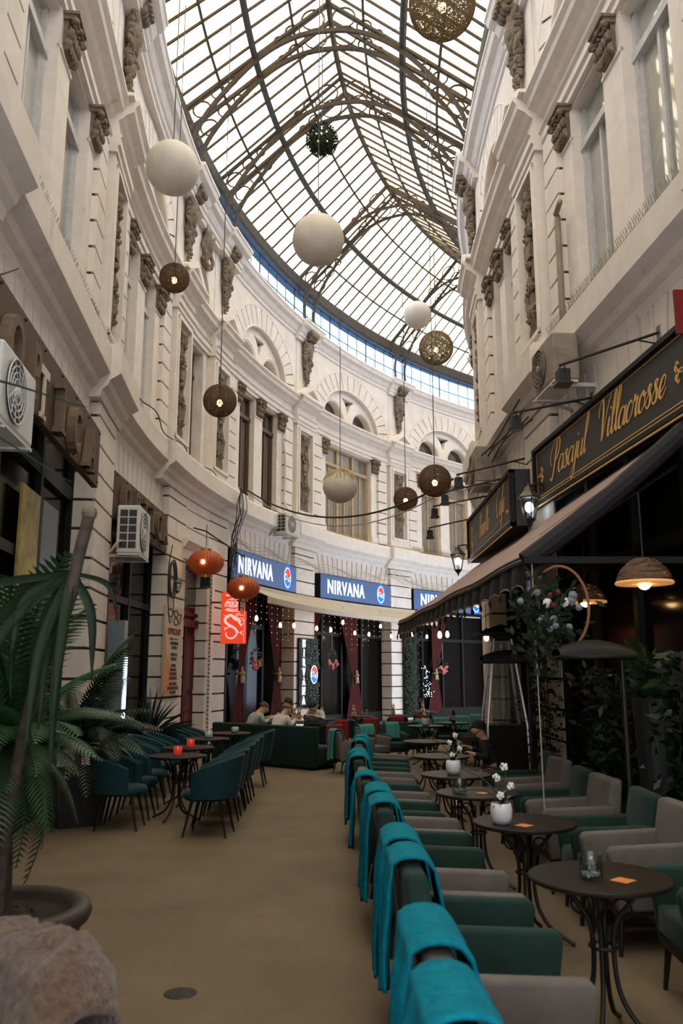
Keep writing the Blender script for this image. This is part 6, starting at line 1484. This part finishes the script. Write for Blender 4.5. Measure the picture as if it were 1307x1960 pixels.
# ------------------------------------------------------------------ people
def skin_obj(name, nodes, edges, m, parent, root=0, sub=2):
    me = bpy.data.meshes.new(name); me.from_pydata([n[:3] for n in nodes], edges, []); me.materials.append(m)
    o = bpy.data.objects.new(name, me); COL.objects.link(o); o.parent = parent
    md = o.modifiers.new('skin', 'SKIN'); md.use_smooth_shade = True
    sv = me.skin_vertices[0].data
    for i, n in enumerate(nodes): r = n[3]; sv[i].radius = (r, r) if not hasattr(r, '__len__') else r; sv[i].use_root = (i == root)
    o.modifiers.new('sub', 'SUBSURF').levels = sub; o.modifiers['sub'].render_levels = sub
    return o
def person(label, loc, rz, k, lean, head_dn, top, bottom, hair, hands, cap=False, shoes=M['black'], long_sleeve=True, hair_cut=1.):
    """seated figure, faces +x; lean = forward bend of the trunk, hands = two wrist targets"""
    t = thing('person', label, 'person', loc, rz, 'people sitting on the terrace'); t.scale = (k, k, k)
    S = Vector((-.02, 0, .50))
    def tr(d, side=0): return S + Vector((d * sin(lean), side, d * cos(lean)))
    nk = tr(.56); hl = lean + head_dn; hd = lambda d, f=0, s=0: nk + Vector((d * sin(hl) + f * cos(hl), s, d * cos(hl) - f * sin(hl)))
    nodes = [(*S, .135), (*tr(.20), .125), (*tr(.38), .13), (*tr(.50), .085), (*nk, .052), (*hd(.07, .012), .078), (*hd(.125, .02), .112), (*hd(.195, .008), .108)]
    E = [(i, i + 1) for i in range(7)]
    def add(p, r, par): nodes.append((*p, r)); E.append((par, len(nodes) - 1)); return len(nodes) - 1
    add(hd(.115, .125), .015, 6); add(hd(.065, .085), .034, 5)
    for sg in (-1, 1): add(hd(.125, .0, sg * .098), .018, 6)
    sh_n = [(*S, .155), (*tr(.20), .148), (*tr(.38), .15), (*tr(.50), .095)]; sh_e = [(0, 1), (1, 2), (2, 3)]
    def adds(p, r, par): sh_n.append((*p, r)); sh_e.append((par, len(sh_n) - 1)); return len(sh_n) - 1
    for sg, wr in zip((-1, 1), hands):
        shd = tr(.46, sg * .175); wv = Vector(wr); el = (shd + wv) / 2 + Vector((-.10, sg * .10, -.13)); a = add(shd, .062, 2); b = add(el, .046, a); c = add(wv, .030, b)
        dr = (wv - el).normalized(); pm = wv + dr * .05; p = add(pm, (.036, .018), c); sd = dr.cross(Vector((0, 0, 1))).normalized()
        for q in range(4):
            kx = pm + dr * .035 + sd * (q - 1.5) * .019; f1 = add(kx, .0095, p); f2 = add(kx + dr * (.032 + .006 * (1.5 - abs(q - 1.5))) + Vector((0, 0, -.012)), .0085, f1); add(kx + dr * .052 + Vector((0, 0, -.034)), .007, f2)
        th = add(wv + dr * .02 - sd * .038 * sg, .0105, c); add(wv + dr * .06 - sd * .055 * sg + Vector((0, 0, -.012)), .0085, th)
        a2 = adds(shd, .078, 2); m1 = shd.lerp(el, .62 if not long_sleeve else 1.); b2 = adds(m1, .064, a2)
        if long_sleeve: adds(el.lerp(wv, .9), .043, b2)
    tn = [(*(S + Vector((0, 0, .02))), .155)]; te = []
    for sg in (-1, 1):
        hp = S + Vector((.04, sg * .10, -.02)); kn = Vector((.45, sg * .12, .50)); an = Vector((.47, sg * .12, .09)); a = add(hp, .085, 0); b = add(kn, .06, a); c = add(an, .042, b); add(an + Vector((.13, 0, -.04)), .036, c)
        tn.append((*hp, .10)); te.append((0, len(tn) - 1)); tn.append((*kn, .075)); te.append((len(tn) - 2, len(tn) - 1)); tn.append((*(an + Vector((0, 0, .02))), .058)); te.append((len(tn) - 2, len(tn) - 1))
        s_ = MB(); s_.ball((an.x + .05, an.y, .045), .06, 12, 8, (2.0, .85, .75)); obj('shoe', s_, shoes, t, smooth='all')
    skin_obj('body', nodes, E, M['skin'], t); skin_obj('shirt', sh_n, sh_e, top, t); skin_obj('trousers', tn, te, bottom, t)
    h = MB(); c = hd(.150, -.006)
    rot = Matrix.Rotation(hl, 3, 'Y'); rr = random.Random(len(label))
    def hb(u, v):
        a = 2 * PI * u; th = v * 1.72 * hair_cut * (1 - .40 * max(0, cos(a)) + .38 * max(0, -cos(a))); d = Vector((sin(th) * cos(a) * 1.12, sin(th) * sin(a) * .93, cos(th) * .98)); return tuple(c + rot @ (d * (.112 + .004 * noise.noise(d * 9))))
    h.grid(24, 10, hb); obj('hair', h, hair, t, smooth='all')
    if cap:
        cpm = MB(); cpm.ball(tuple(c + rot @ Vector((.09, 0, .015))), .09, 14, 6, (1.1, .9, .12)); obj('cap_peak', cpm, hair, t, smooth='all')
    return t
person('person in green and grey patterned jacket bowing over the table, leftmost on the green bench', (-1.90, 17.40, 0), .55, .95, .52, .40, M['cloth_green'], M['denim'], M['hair_brown'], ((.50, -.10, .86), (.52, .12, .86)), hair_cut=.9)
person('person in white t-shirt hunched forward, seen from behind on the green bench', (-1.32, 16.95, 0), .85, .92, .50, .30, M['cloth_white'], M['denim'], M['hair_ginger'], ((.50, -.10, .86), (.50, .12, .86)), hair_cut=.85)
person('person in black t-shirt and dark cap leaning on the table with bare arms', (-1.32, 19.4, 0), -1.0, .94, .30, .45, M['cloth_black'], M['denim'], M['hair_black'], ((.50, -.16, .86), (.48, .10, .86)), cap=True, long_sleeve=False)
person('person with black hair in white striped jacket bending over the table toward us', (-.52, 19.25, 0), -2.0, .92, .42, .55, M['cloth_white'], M['denim'], M['hair_black'], ((.48, -.12, .86), (.48, .12, .86)))
t = person('person in dark clothes and white shoes holding a cigarette beside the pyramid heater', (2.0, 11.35, 0), PI - .15, .86, .30, .2, M['cloth_black'], M['velvet_grey'], M['hair_black'], ((.36, -.16, .86), (.30, .22, .80)), shoes=M['ceramic'])
c_ = MB(); c_.tube([(1.62, 11.55, .80), (1.53, 11.60, .85)], .004, 6); o = obj('cigarette', c_, M['ceramic']); tag(o, 'white cigarette held by the person beside the heater', 'cigarette')
t = thing('group_table', 'pale edged table the seated group leans over', 'table', (-1.02, 18.3, 0)); obj('tabletop', lbox(-.62, .62, -.38, .38, .67, .70), M['wood_dark'], t, bevel=.008); obj('pedestal', MB().lathe([(0, 0), (.24, 0), (.24, .02), (.04, .05), (.04, .66), (0, .67)], 20), M['iron'], t)
o = obj('paper_menu', lbox(-.14, .14, -.10, .10, 0, .003), M['ceramic'], loc=(-1.1, 18.1, .701), rz=.3); tag(o, 'white paper lying on the table of the seated group', 'paper')
j = MB(); j.ball((0, 0, .62), .22, 14, 10, (1, .55, .62), .4, 3); o = obj('jacket', j, M['cloth_black'], loc=(-.55, 17.75, .07), smooth='all'); tag(o, 'black jacket bundled over a chair back in front of the group', 'jacket')
put(AD, 'dark chair under the black jacket in front of the group', (-.55, 17.75, 0), PI / 2, 'dark chairs with red throws', .84)
